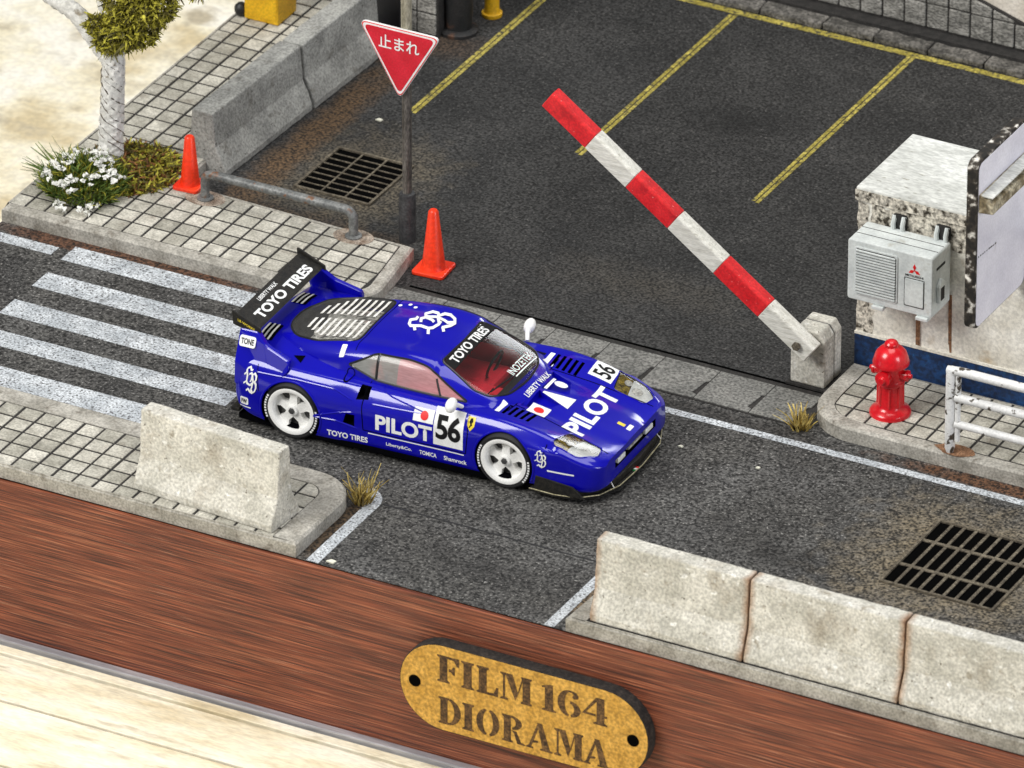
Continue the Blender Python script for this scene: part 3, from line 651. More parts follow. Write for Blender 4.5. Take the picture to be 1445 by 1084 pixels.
# ------------------------------------------------------------------ back of the lot
kb = empty('stone_kerb', (0,8.98,0)); tag(kb, 'row of rough grey kerb stones at the back of the parking lot', 'kerb')
xs = [-4.2,-3.3,-2.4,-1.55,-.75,-.1,.58,1.28,1.95,2.8,3.7,4.6]
for a, b in zip(xs[:-1], xs[1:]):
    m = MB(); m.box((a+.008,-.12,.0),(b-.008,.10,.085+random.uniform(-.01,.01)))
    o = m.build('stone', MT['stone'], kb, bevel=.02, seg=2); bm = bmesh.new(); bm.from_mesh(o.data); subdivide_long(bm, .10)
    for v_ in bm.verts: v_.co += noise.noise_vector(v_.co*9)*.018
    bm.to_mesh(o.data); bm.free()
tw = empty('tiled_wall', (0,9.36,0)); tag(tw, 'grey block retaining wall with dark joints behind the parking bays', 'wall')
top = lambda x: .58+(.94-x)*.315
MB().prism([(-6.5,0),(5,0),(5,max(.2,top(5))),(1.8,top(1.8)),(-1.5,top(-1.5)),(-6.5,top(-1.5))], .02, .06, 'y').build('backing', MT['grout'], tw)
MB().box((-6.5,-.16,0),(5,.019,.045)).build('footing', MT['grout'], tw)
for i in range(-6, 11):
    for j in range(0, 5):
        x0 = .315+.277*i; z0 = .07+.31*j
        p = clip([(x0+.011,z0+.008),(x0+.266,z0+.008),(x0+.266,z0+.30),(x0+.011,z0+.30)], [(-3,-1),(5,-1),(5,top(5)-.02),(-3,top(-3)-.02)])
        if len(p) < 3 or area(p) < .003: continue
        MB().prism(p, 0+random.uniform(-.006,.004), .03, 'y').build('block', MT['block'], tw, bevel=.008, seg=1)
cw = MB().box((-2,9.43,0),(9,9.7,3.0)).build('cream_wall', MT['cream_wall']); tag(cw, 'pale cream plaster wall rising behind the grey block wall', 'wall')
# left rear corner
bw = empty('block_pier', (-5.25,6.62,0)); tag(bw, 'grey block pier behind the stop sign, left of the black bin', 'wall')
MB().box((0,.02,0),(.76,.5,1.4)).build('backing', MT['grout'], bw)
for j in range(5):
    for i in range(3):
        MB().box((.36+i*.25-.0-.36,0,.03+j*.27),(.36+i*.25+.235-.36,.03,.03+j*.27+.25)).build('block', MT['block'], bw, bevel=.008, seg=1)
MB().box((-.002,-.10,0),(.32,-.004,1.5)).build('door', MT['black'], bw)
bn = empty('black_bin', (-4.37,6.90,0)); tag(bn, 'black cylinder bin with rusty foot ring at the top edge', 'bin')
MB().lathe([(.155,.05),(.165,.5),(.17,1.1)], 24).build('drum', MT['black_rust'], bn, smooth=True)
MB().lathe([(.225,.004),(.225,.04),(.19,.06),(.155,.07)], 24).build('foot_ring', MT['black_rust'], bn, smooth=True)
yb = empty('yellow_bollard', (-4.22,7.42,0)); tag(yb, 'yellow pipe bollard with round base flange beside the black bin', 'bollard')
MB().lathe([(.095,.05),(.085,.10),(.085,.30),(.09,1.2)], 18).build('pipe', MT['yellow'], yb, smooth=True)
MB().lathe([(.115,.0),(.12,.02),(.12,.045),(.10,.055)], 18).build('flange', MT['yellow'], yb, smooth=True)
yc = empty('yellow_cabinet', (-6.29,5.97,.17)); tag(yc, 'yellow cabinet standing on the tiled strip at the top left', 'cabinet')
MB().box((-.22,-.22,0),(.22,.22,1.5)).build('body', MT['yellow'], yc, bevel=.02)
MB().box((-.20,-.226,.06),(.20,-.2205,1.4)).build('door', MT['yellow'], yc, bevel=.002)
bl = MB().lathe([(.0,.0),(.05,.01),(.075,.05),(.08,.085),(.07,.125),(.04,.155),(.0,.16)], 16).build('dark_ball', MT['black'], smooth=True); bl.location = (-6.575,5.80,.17)
tag(bl, 'small dark ball lying at the foot of the yellow cabinet', 'ball')

# ------------------------------------------------------------------ plaque
pq = empty('name_plaque', (2.555,-4.37,-.945)); tag(pq, 'cork coloured oval plaque with stencilled lettering on the wooden board', 'plaque')
slot = arc(.945,0,.515,-90,90,18)+arc(-.945,0,.515,90,270,18)
slot2 = arc(.945,0,.505,-90,90,18)+arc(-.945,0,.505,90,270,18)
MB().prism(slot, -.16, -.001, 'y').build('plate', MT['burnt'], pq, bevel=.004)
MB().prism(slot2, -.164, -.1605, 'y').build('face', MT['cork'], pq)
for x in (-1.28,1.28):
    MB().prism(arc(x,0,.07,0,360,20)[:-1], -.168, -.1645, 'y').build('screw_hole', MT['pit'], pq)
    
def crescent(cx, cy, rx, ry, sx, a0, a1, n=12, inner=.62, iy=.9):
    """bowl stroke: outer arc, inner narrower arc"""
    o = [(cx+rx*math.cos(R(a0+(a1-a0)*i/n)), cy+ry*math.sin(R(a0+(a1-a0)*i/n))) for i in range(n+1)]
    q = [(cx+rx*inner*math.cos(R(a1+(a0-a1)*i/n))+sx, cy+ry*iy*math.sin(R(a1+(a0-a1)*i/n))) for i in range(n+1)]
    return o+q
def serif_stem(x0, x1, top=True, bot=True, s=.07, y0=0, y1=1):
    p = []
    p += [(x0-s,y0),(x1+s,y0),(x1+s,y0+.05),(x1,y0+.10)] if bot else [(x0,y0),(x1,y0)]
    p += [(x1,y1-.10),(x1+s,y1-.05),(x1+s,y1),(x0-s,y1),(x0-s,y1-.05),(x0,y1-.10)] if top else [(x1,y1),(x0,y1)]
    if bot: p += [(x0,y0+.10),(x0-s,y0+.05)]
    return p
LET = {
 'F': (.72, [serif_stem(.09,.32), [(.43,.92),(.72,1.0-.0),(.43,1.0)], [(.43,1),(.43,.93),(.60,.90),(.68,.72),(.74,.72),(.74,1)], [(.40,.46),(.50,.46),(.54,.38),(.59,.38),(.59,.66),(.54,.66),(.50,.55),(.40,.55)]][0:1]+[[(.40,1),(.40,.92),(.56,.90),(.66,.70),(.72,.70),(.72,1)], [(.40,.45),(.48,.45),(.53,.36),(.58,.36),(.58,.66),(.53,.66),(.48,.55),(.40,.55)]]),
 'I': (.42, [serif_stem(.09,.33)]),
 'L': (.70, [serif_stem(.09,.32), [(.40,0),(.70,0),(.72,.34),(.66,.34),(.58,.10),(.40,.08)]]),
 'M': (1.02, [serif_stem(.10,.16,s=.08), [(.20,1),(.42,1),(.58,.35),(.50,.05)], [(.60,.33),(.55,.12),(.64,.38),(.77,.93),(.74,.97)], serif_stem(.78,1.0,s=.05)]),
 'D': (.80, [serif_stem(.09,.32,s=.06), crescent(.38,.5,.42,.5,0,-80,80,12,.50,.86)]),
 'O': (.84, [crescent(.38,.5,.36,.5,0,100,260,12,.42,.86), crescent(.46,.5,.36,.5,0,-80,80,12,.42,.86)]),
 'R': (.84, [serif_stem(.09,.32,s=.06), crescent(.38,.745,.34,.255,0,-85,85,10,.42,.72), [(.40,.46),(.56,.44),(.70,.08),(.84,.03),(.84,0),(.58,0),(.48,.35)]]),
 'A': (.90, [[(0,0),(.22,0),(.22,.05),(.16,.07),(.21,.22),(.38,.26),(.38,.32),(.24,.32),(.40,.84),(.36,.96),(.08,.10),(0,.05)], [(.40,1),(.56,1),(.82,.07),(.90,.05),(.90,0),(.50,0),(.50,.05),(.58,.07)]]),
 '1': (.44, [[(.02,0),(.44,0),(.44,.05),(.35,.10),(.35,1),(.24,1),(.02,.90),(.02,.85),(.11,.86),(.11,.10),(.02,.05)]]),
 '6': (.76, [crescent(.38,.5,.36,.5,0,75,262,14,.42,.86), crescent(.42,.30,.32,.30,0,-82,88,10,.40,.70), [(.48,.99),(.62,.95),(.68,.84),(.66,.74),(.54,.70),(.49,.78),(.54,.86),(.48,.93)]]),
 '4': (.78, [[(.0,.30),(.40,.30),(.40,.37),(.11,.37),(.44,.86),(.44,1),(.40,.98)], [(.47,.10),(.38,.05),(.38,0),(.78,0),(.78,.05),(.70,.10),(.70,.30),(.78,.30),(.78,.38),(.70,.38),(.70,1),(.47,1)]]),
}
def plaque_line(s, cx, cz, h, wtot):
    wd_ = sum(.30 if c == ' ' else LET[c][0]+.10 for c in s)-.10; k = wtot/wd_; x = -wtot/2
    mb = MB(); n = 0
    for c in s:
        if c == ' ': x += .30*k; continue
        for p in LET[c][1]:
            gx_ = sum(q[0] for q in p)/len(p); p = [(gx_+(q[0]-gx_)*1.14, q[1]) for q in p]
            mb.prism([(cx+x+u*k, cz+v_*h) for u,v_ in p], -.1672-.0002*(n % 5), -.1642, 'y'); n += 1
        x += (LET[c][0]+.10)*k
    return mb.build('lettering', MT['engraved'], pq)
plaque_line('FILM 164', -.02, .075, .32, 1.98)
plaque_line('DIORAMA', .0, -.425, .32, 2.00)

# ------------------------------------------------------------------ vegetation
def strand(mb, p, d, L, w_, bend, rng, n=2):
    d = Vector(d).normalized(); s = d.cross(Vector((rng.uniform(-1,1),rng.uniform(-1,1),rng.uniform(-1,1)))).normalized(); p = Vector(p); pts = []
    b = Vector((rng.uniform(-1,1),rng.uniform(-1,1),rng.uniform(-1,.3)))*bend
    for i in range(n+1):
        t = i/n; q = p+d*L*t+b*L*t*t; ww = w_*(1-.7*t) if n > 1 else w_*.6
        pts += [tuple(q-s*ww), tuple(q+s*ww)]
    mb.add(pts, [(2*i,2*i+1,2*i+3,2*i+2) for i in range(n)])
def clump(mb, c, r, n, rng, L, w_, flat=1.0, mats=(0,1), pm=.5):
    for _ in range(n):
        while True:
            q = Vector((rng.uniform(-1,1),rng.uniform(-1,1),rng.uniform(-1,1)))
            if q.length < 1: break
        rr = q.length**.4; q = q.normalized()*rr if q.length > 0 else q
        q = Vector((q.x*r,q.y*r,q.z*r*flat)); mb.mi = mats[0] if rng.random() < pm else mats[1]
        strand(mb, Vector(c)+q, q.normalized()*.6+Vector((rng.uniform(-1,1),rng.uniform(-1,1),rng.uniform(-1,1))), L*rng.uniform(.4,1.25), w_*rng.uniform(.5,1.3), L*7*rng.random(), rng, 3)
    mb.mi = 0
rg = random.Random(11)
tr = empty('street_tree', (-6.05,1.93,.17)); tag(tr, 'tree with white wrapped twisted trunk and clumps of yellow green moss foliage', 'tree')
def twisted(path, r0, r1, turns, n=18, seg=40, amp=.16):
    mb = MB(); path = [Vector(p) for p in path]; pts = []
    for i in range(seg+1):
        t = i/seg*(len(path)-1); k = min(int(t), len(path)-2); a = t-k
        p_ = [path[max(k-1,0)], path[k], path[k+1], path[min(k+2,len(path)-1)]]
        q = .5*((2*p_[1])+(p_[2]-p_[0])*a+(2*p_[0]-5*p_[1]+4*p_[2]-p_[3])*a*a+(3*p_[1]-p_[0]-3*p_[2]+p_[3])*a**3); pts.append(q)
    vs = []; fs = []
    for i, p in enumerate(pts):
        t = (pts[min(i+1,seg)]-pts[max(i-1,0)]).normalized(); u = t.cross(Vector((.3,1,.1))).normalized(); v_ = t.cross(u); r = r0+(r1-r0)*i/seg
        for k in range(n):
            a = 2*math.pi*k/n; ph = 3*a-2*math.pi*turns*i/seg+2*noise.noise((i*.3,0,0))
            rr = r*(1+amp*abs(math.sin(ph/1.0))-amp*.5+.10*noise.noise((math.cos(a)*3,math.sin(a)*3,i*.35)))
            vs.append(tuple(p+(u*math.cos(a)+v_*math.sin(a))*rr))
    for i in range(seg):
        for k in range(n): fs.append((i*n+k,i*n+(k+1)%n,(i+1)*n+(k+1)%n,(i+1)*n+k))
    mb.add(vs, fs); return mb
for st_ in range(5):
    cord = []
    for i in range(60):
        t = i/59; a = st_*1.257-t*15+.8*noise.noise((t*6,st_,0)); q = .144-.020*t+.012*noise.noise((t*30,st_+3,0)); cord.append((.05*t+q*math.cos(a),q*math.sin(a),.02+1.42*t))
    MB().tube(cord, [.002+.012*abs(noise.noise((i*.35,st_,1))) for i in range(60)], 5).build('wrap_groove', MT['moss_dark_bark'], tr)
tk = twisted([(0,0,-.01),(.0,0,.35),(.03,0,.8),(.05,0,1.35),(.05,.0,1.6)], .140, .118, 9, seg=90).build('trunk', MT['bark'], tr, smooth=True)
for me_pts, r0, r1, tu in (([(.04,0,1.36),(-.15,0,1.56),(-.42,0,1.84),(-.75,0,1.97),(-1.1,.05,2.17)], .12, .075, 7), ([(.05,0,1.45),(.0,.05,1.8),(-.12,.1,2.1),(-.2,.1,2.6)], .10, .075, 5), ([(.05,0,1.4),(.3,.1,1.8),(.5,.2,2.3)], .09, .06, 5)):
    twisted(me_pts, r0, r1, tu, seg=60, n=14).build('branch', MT['bark'], tr, smooth=True)
cr = MB()
for c, r, n in (((.12,-.1,1.60),.23,1000),((.36,-.05,1.76),.29,1500),((.50,0,2.02),.31,1400),((.26,-.02,2.06),.28,1100),((.74,.05,2.30),.17,400),((-.06,-.12,1.72),.12,260),((.45,.1,2.36),.36,1500),((1.08,.1,2.30),.11,200),((-.2,.0,2.75),.28,600)):
    clump(cr, (c[0],c[1],c[2]+.13), r, n, rg, .085, .018, .8, (0,1), .70)
cr.build('crown', [MT['moss_leaf'], MT['moss_dark']], tr, recalc=False)
mo = MB()
for _ in range(3600):
    a = rg.uniform(0,6.28); q = math.sqrt(rg.random()); x = -5.84+.56*q*math.cos(a); y = 1.98+.60*q*math.sin(a)
    if x > -5.26 and y < 1.8: continue
    z = .17+.20*(1-q*q)*rg.random(); t = rg.random(); mo.mi = 0 if t < .42 else (1 if t < .72 else 2)
    strand(mo, (x,y,z), (rg.uniform(-1,1),rg.uniform(-1,1),rg.uniform(-.1,.9)), .10*rg.uniform(.5,1.2), .016, .5, rg)
mo.build('ground_moss', [MT['moss_leaf'],MT['moss_dark'],MT['moss_brown']], recalc=False)['kind'] = 'stuff'
tag(bpy.data.objects['ground_moss'], 'brown and green moss round the foot of the white tree', 'moss')
bu = empty('flowering_bush', (-6.06,1.36,.17)); tag(bu, 'low green bush with white blossoms at the pavement corner', 'bush')
fo = MB(); fl = MB()
for _ in range(2300):
    a = rg.uniform(0,6.28); q = math.sqrt(rg.random()); x = .44*q*math.cos(a); y = .44*q*math.sin(a)
    z = rg.random()*.34*(1-.7*q*q)
    d = (x*1.4+rg.uniform(-.5,.5), y*1.4+rg.uniform(-.5,.5), rg.uniform(.2,1.2)); fo.mi = 0 if rg.random() < .8 else 1
    strand(fo, (x,y,z), d, .17*rg.uniform(.5,1.2), .011, .25, rg)
for _ in range(26):
    a = rg.uniform(2.4,4.0); strand(fo, (.46*math.cos(a),.3*math.sin(a)+.1,.12), (math.cos(a),math.sin(a)*.4,rg.uniform(.2,.9)), .34, .012, .2, rg, 3)
for _ in range(85):
    a = rg.uniform(0,6.28); q = math.sqrt(rg.random()); x = .46*q*math.cos(a)+.02; y = .46*q*math.sin(a)-.04
    z = .10+.30*(1-.75*q*q)+rg.uniform(-.02,.06); s = rg.uniform(.024,.042)
    for k in range(6):
        an = rg.uniform(0,6.28); fl_d = Vector((math.cos(an),math.sin(an),rg.uniform(-.3,.8)))
        strand(fl, (x+rg.uniform(-.015,.015),y+rg.uniform(-.015,.015),z), fl_d, s*1.3, s*.8, .3, rg)
for x, y in ((.05,-.60),(.30,-.52),(.33,-.40),(-.05,-.5)):
    for k in range(12): strand(fl, (x+rg.uniform(-.06,.06),y+rg.uniform(-.04,.04),.03+rg.uniform(0,.05)), (rg.uniform(-1,1),rg.uniform(-1,1),rg.uniform(0,1)), .05, .028, .3, rg)
fo.build('foliage', [MT['leaf'],MT['moss_leaf']], bu, recalc=False); fl.build('blossoms', MT['petal'], bu, recalc=False)
def tuft(loc, n, h, label, seed):
    r_ = random.Random(seed); t = empty('grass_tuft', loc); tag(t, label, 'grass tuft', 'dry grass tufts at the kerbs'); mb = MB()
    for _ in range(n):
        a = r_.uniform(0,6.28); q = r_.random()*.10; mb.mi = 0 if r_.random() < .65 else 1
        strand(mb, (q*math.cos(a),q*math.sin(a),0), (q*6*math.cos(a)+r_.uniform(-.3,.3),q*6*math.sin(a)+r_.uniform(-.3,.3),1), h*r_.uniform(.4,1.1)*(1 if mb.mi == 0 else .6), .012, .28, r_, 4)
    mb.build('blades', [MT['straw'],MT['straw_dark']], t, recalc=False); return t
tuft((-.19,-2.98,.0), 90, .36, 'dry yellow grass tuft beside the near left pavement corner', 4)
tuft((3.16,.60,.0), 120, .32, 'dry yellow grass tuft by the kerb below the gate box', 5)
for (x, y, s, lb) in ((2.22,-.36,.028,'pale chip lying on the road ahead of the blue car'),(3.15,-.38,.024,'pale speck on the road below the grass tuft'),(-4.13,4.59,.04,'yellowish chip on the parking lot near the far drain'),(.12,-4.22,.05,'tan paper scrap at the wooden rim beside the white line')):
    o = MB().prism([(-s,-s*.5),(s*.8,-s*.7),(s,s*.4),(-s*.3,s*.6)], .003, .018).build('litter_chip', MT['chip']); o.location = (x,y,0); tag(o, lb, 'chip', 'small chips of litter')
# ------------------------------------------------------------------ the car (local: +x forward, +y far side)
car = empty('race_car', (-.30,-1.14,.003), R(2.4)); tag(car, 'blue low racing sports car with white decals, number 56 and rear wing', 'car')
def crom(keys, x):
    n = len(keys); i = 0
    while i < n-2 and x > keys[i+1][0]: i += 1
    a, b = keys[i], keys[i+1]; t = (x-a[0])/(b[0]-a[0]); t = max(0, min(1, t)); out = []
    p = keys[max(i-1,0)]; q = keys[min(i+2,n-1)]
    for c in range(1, len(a)):
        d = b[0]-a[0]
        ma = (b[c]-p[c])/(b[0]-p[0])*d if i > 0 else (b[c]-a[c]); mb_ = (q[c]-a[c])/(q[0]-a[0])*d if i < n-2 else (b[c]-a[c])
        if (b[c]-a[c])*ma < 0: ma = 0
        if (b[c]-a[c])*mb_ < 0: mb_ = 0
        t2, t3 = t*t, t*t*t
        out.append((2*t3-3*t2+1)*a[c]+(t3-2*t2+t)*ma+(-2*t3+3*t2)*b[c]+(t3-t2)*mb_)
    return out
#       x     zb   W     zsh   ysh   zc   tuck(upper side lean)
BODY = [(-1.93,.30,.905,.80,.83,.86,.03),(-1.88,.24,.945,.82,.85,.89,.04),(-1.70,.16,.975,.825,.86,.90,.05),(-1.22,.11,.985,.81,.865,.90,.06),(-.80,.10,.975,.795,.845,.86,.065),
        (-.45,.10,.955,.775,.825,.82,.065),(.10,.10,.945,.765,.82,.78,.06),(.65,.10,.940,.76,.83,.765,.05),(.95,.11,.945,.765,.84,.75,.045),(1.24,.12,.950,.76,.825,.705,.045),
        (1.60,.12,.945,.705,.81,.635,.04),(1.90,.12,.930,.615,.79,.56,.035),(2.10,.13,.905,.545,.75,.515,.03),(2.22,.14,.870,.505,.70,.485,.025),(2.30,.16,.805,.478,.62,.462,.015),(2.335,.18,.745,.462,.56,.448,.01)]
def body_section(x, n_sub=4):
    zb, W, zs, ys, zc, tk = crom(BODY, x)
    ys = W-tk-.105
    zc_line = .55 if zs > .62 else zs-.07
    zc_line = min(zc_line, zs-.05)
    ctl = [(0,zb),(W*.6,zb),(W-.05,zb),(W-.008,zb+.05),(W,zb+.12 if zb+.12 < zc_line-.02 else (zb+zc_line)/2),(W-.004,zc_line),(W-tk-.004,zs-.085 if zs-.085 > zc_line+.01 else (zc_line+zs)/2),(W-tk-.055,zs-.018),(ys,zs),(ys-.16,zs+(zc-zs)*.35+.004),(ys-.40,zc+.004),(.2,zc+.012),(0,zc+.014)]
    pts = []
    for i in range(len(ctl)-1):
        p0 = ctl[max(i-1,0)]; p1 = ctl[i]; p2 = ctl[i+1]; p3 = ctl[min(i+2,len(ctl)-1)]
        for k in range(n_sub):
            t = k/n_sub; f_ = lambda a,b,c,d: .5*(2*b+(c-a)*t*.8+(2*a*.8-5*b+.2*b*0+4*c-d*.8+(-0.4*0))*0) if False else b+(c-b)*t
            sm = lambda a,b,c,d: b+(.5*(c-a)*.7)*t+(3*(c-b)-2*(.35*(c-a))-(.35*(d-b)))*t*t+(2*(b-c)+.35*(c-a)+.35*(d-b))*t**3
            pts.append((sm(p0[0],p1[0],p2[0],p3[0]), sm(p0[1],p1[1],p2[1],p3[1])))
    pts.append(ctl[-1]); return pts
def loft(xs, secfn, m, flip=False):
    """closed loft from half sections, mirrored"""
    rings = []
    for x in xs:
        h = secfn(x); ring = [(x,-y,z) for y,z in h]+[(x,y,z) for y,z in h[::-1][1:-1]]; rings.append(ring)
    k = len(rings[0]); mb = MB()
    vs = [p for r_ in rings for p in r_]
    fs = [(i*k+j,i*k+(j+1)%k,(i+1)*k+(j+1)%k,(i+1)*k+j) for i in range(len(rings)-1) for j in range(k)]
    fs += [tuple(range(k))[::-1], tuple(range((len(rings)-1)*k,len(rings)*k))]
    mb.add(vs, fs); return mb.build('tmp', m)
def lin(a, b, n): return [a+(b-a)*i/n for i in range(n+1)]
xsb = lin(-1.93,-1.85,4)+lin(-1.82,2.05,96)+lin(2.08,2.335,12)
hull = loft(xsb, body_section, [MT['paint']])
GH = [(-1.78,.52,.38,.885),(-1.62,.58,.44,.925),(-1.2,.66,.52,1.010),(-.80,.72,.56,1.075),(-.40,.745,.575,1.120),(-.05,.755,.58,1.135),(.28,.75,.575,1.10),(.62,.73,.585,.975),(.95,.69,.56,.845),(1.13,.60,.46,.765),(1.22,.5,.36,.72)]
def gh_section(x, dy=0, dz=0, zbot=.60, ns=5):
    wb, wt, zt = crom(GH, x); wb -= dy; wt -= dy; zt -= dz
    zt = max(zt, zbot+.02)
    sag = .05 if x > .3 else .032
    ctl = [(0,zbot),(wb*.5,zbot),(wb,zbot),(wb-.005,(zbot+.80)/2 if zt > .85 else zbot+(zt-zbot)*.3),(wt+.055+(wb-wt)*.25 if zt > .85 else wb-.02, zt-.14 if zt-.14 > .72 else zbot+(zt-zbot)*.55),(wt+.02,zt-sag-.015),(wt-.06,zt-sag+.022),(wt*.6,zt-.012),(wt*.3,zt-.002),(0,zt)]
    pts = []
    for i in range(len(ctl)-1):
        p0 = ctl[max(i-1,0)]; p1 = ctl[i]; p2 = ctl[i+1]; p3 = ctl[min(i+2,len(ctl)-1)]
        for k in range(ns):
            t = k/ns
            sm = lambda a,b,c,d: b+.40*(c-a)*t+(3*(c-b)-2*.40*(c-a)-.40*(d-b))*t*t+(2*(b-c)+.40*(c-a)+.40*(d-b))*t**3
            pts.append((sm(p0[0],p1[0],p2[0],p3[0]), sm(p0[1],p1[1],p2[1],p3[1])))
    pts.append(ctl[-1]); return pts
xsg = lin(-1.78,1.22,90)
shell_out = loft(xsg, gh_section, [MT['paint']])
shell_in = loft(lin(-1.75,1.19,70), lambda x: gh_section(x,.028,.026,.50), [MT['dash']])
def boolean(o, cutter, op, name=None, remove=True):
    md = o.modifiers.new('b','BOOLEAN'); md.operation = op; md.object = cutter; md.solver = 'EXACT'
    try: md.material_mode = 'TRANSFER'
    except Exception: pass
    dg = bpy.context.evaluated_depsgraph_get(); me = bpy.data.meshes.new_from_object(o.evaluated_get(dg)); o.modifiers.remove(md)
    if name:
        r = bpy.data.objects.new(name, me); COL.objects.link(r)
    else:
        o.data = me; r = o
    if remove: bpy.data.objects.remove(cutter)
    return r
def cut(o, mb, m): return boolean(o, mb.build('cutter', m), 'DIFFERENCE')
bvh_of = lambda o: BVHTree.FromPolygons([v.co.copy() for v in o.data.vertices], [tuple(p.vertices) for p in o.data.polygons])
B_HULL = bvh_of(hull); B_GH = bvh_of(shell_out)
shell = boolean(shell_out, shell_in, 'DIFFERENCE')
# window outlines
def smooth_poly(pts, r=.06, n=4):
    out = []
    for i in range(len(pts)):
        p0, p1, p2 = Vector(pts[i-1]), Vector(pts[i]), Vector(pts[(i+1)%len(pts)]); ra = r[i] if isinstance(r,(list,tuple)) else r
        a = p1+(p0-p1).normalized()*min(ra,(p0-p1).length*.45); b = p1+(p2-p1).normalized()*min(ra,(p2-p1).length*.45)
        for k in range(n+1):
            t = k/n; q = a.lerp(p1,t).lerp(p1.lerp(b,t),t); out.append((q.x,q.y))
    return out
WS = smooth_poly([(.30,-.48),(.72,-.585),(.90,-.55),(1.03,-.38),(1.085,0),(1.03,.38),(.90,.55),(.72,.585),(.30,.48),(.325,0)], [.05,.05,.06,.1,.2,.1,.06,.05,.05,.1])
SW = smooth_poly([(-.70,.90),(-.40,1.065),(.0,1.085),(.22,1.055),(.70,.785),(-.36,.81)], [.02,.06,.1,.08,.03,.03])
EW = smooth_poly([(-.69,-.48),(-.69,.48),(-1.15,.52),(-1.45,.44),(-1.62,.22),(-1.65,0),(-1.62,-.22),(-1.45,-.44),(-1.15,-.52)], [.08,.08,.1,.1,.1,.1,.1,.1,.1])
def pr_z(poly, a, b): return MB().prism(poly, a, b, 'z')
shell['x'] = 1
g_front = boolean(shell, pr_z(WS,.70,1.3).build('cutter', MT['glass_front']), 'INTERSECT', 'windscreen')
g_rear = boolean(shell, pr_z(EW,.86,1.3).build('cutter', MT['glass_rear']), 'INTERSECT', 'engine_window')
swm = MB().prism(SW, -1.0, -.40, 'y')
g_near = boolean(shell, swm.build('cutter', MT['glass_side']), 'INTERSECT', 'side_window')
g_far = boolean(shell, MB().prism(SW, .40, 1.0, 'y').build('cutter', MT['glass_side']), 'INTERSECT', 'side_window')
def thin(o, m, out_axis, m2=None):
    """keep only the outer skin of the pane"""
    bm = bmesh.new(); bm.from_mesh(o.data)
    bvh = B_GH; kill = []
    for f_ in bm.faces:
        c = f_.calc_center_median(); h = bvh.find_nearest(c)
        if h[3] > .004: kill.append(f_)
    bmesh.ops.delete(bm, geom=kill, context='FACES'); bmesh.ops.remove_doubles(bm, verts=bm.verts[:], dist=.0006); bm.to_mesh(o.data); bm.free()
    o.data.materials.clear(); o.data.materials.append(m); o.parent = car
    if m2: o.data.materials.append(m2)
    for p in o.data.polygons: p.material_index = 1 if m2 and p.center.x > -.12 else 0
    shade(o.data)
thin(g_front, MT['glass_front'], 2); thin(g_rear, MT['glass_rear'], 2); thin(g_near, MT['glass_side'], 1, MT['glass_seat_haze']); thin(g_far, MT['glass_side'], 1, MT['glass_seat_haze'])
cut(shell, pr_z(WS,.70,1.3), MT['trim']); cut(shell, pr_z(EW,.86,1.3), MT['trim']); cut(shell, MB().prism(SW,-1.0,-.40,'y'), MT['trim']); cut(shell, MB().prism(SW,.40,1.0,'y'), MT['trim'])
shell.name = 'cabin_shell'; shell.data.name = 'cabin_shell'; shell.parent = car; shade(shell.data)
# hull openings
cut(hull, MB().box((-.70,-.66,.2),(.98,.66,1.2)), MT['dash'])
cut(hull, MB().prism(smooth_poly([(-.66,-.50),(-.66,.50),(-1.15,.54),(-1.45,.46),(-1.62,.24),(-1.65,0),(-1.62,-.24),(-1.45,-.46),(-1.15,-.54)],.08), .42, 1.2, 'z'), MT['void'])
for x, r_ in ((-1.245,.355),(1.245,.345)):
    for s in (-1,1):
        cut(hull, MB().prism(arc(x,.325,r_,0,360,48)[:-1], min(s*.62,s*1.2), max(s*.62,s*1.2), 'y'), MT['void'])
for s in (-1,1):    # side intakes, nose slots and headlamp wells
    cut(hull, MB().prism([(-.50,.64),(-.36,.66),(-.36,.82),(-.46,.86)], min(s*.80,s*1.1), max(s*.80,s*1.1), 'y'), MT['void'])
    cut(hull, MB().prism([(-.64,.33),(-.50,.33),(-.50,.47),(-.60,.47)], min(s*.86,s*1.1), max(s*.86,s*1.1), 'y'), MT['void'])
    HL = smooth_poly([(1.76,s*.86),(1.82,s*.52),(2.20,s*.52),(2.235,s*.70),(2.06,s*.86)][::s], .05)
    cut(hull, pr_z(HL,.42,.9), MT['void'])
cut(hull, MB().box((2.20,-.50,.29),(2.5,.50,.385)), MT['void'])
cut(hull, MB().prism([(1.18,-.40),(1.42,-.34),(1.52,-.10),(1.22,-.02),(1.20,-.05)], .64,.9,'z'), MT['paint'])
cut(hull, MB().prism([(1.20,.05),(1.22,.02),(1.52,.10),(1.42,.34),(1.18,.40)], .64,.9,'z'), MT['paint'])
for s in (-1,1):
    for k in range(5):
        cut(hull, MB().box((1.10+k*.070,min(s*.70,s*.47),.60),(1.135+k*.070,max(s*.70,s*.47),.9)), MT['void'])
hull.name = 'body'; hull.data.name = 'body'; hull.parent = car; shade(hull.data)
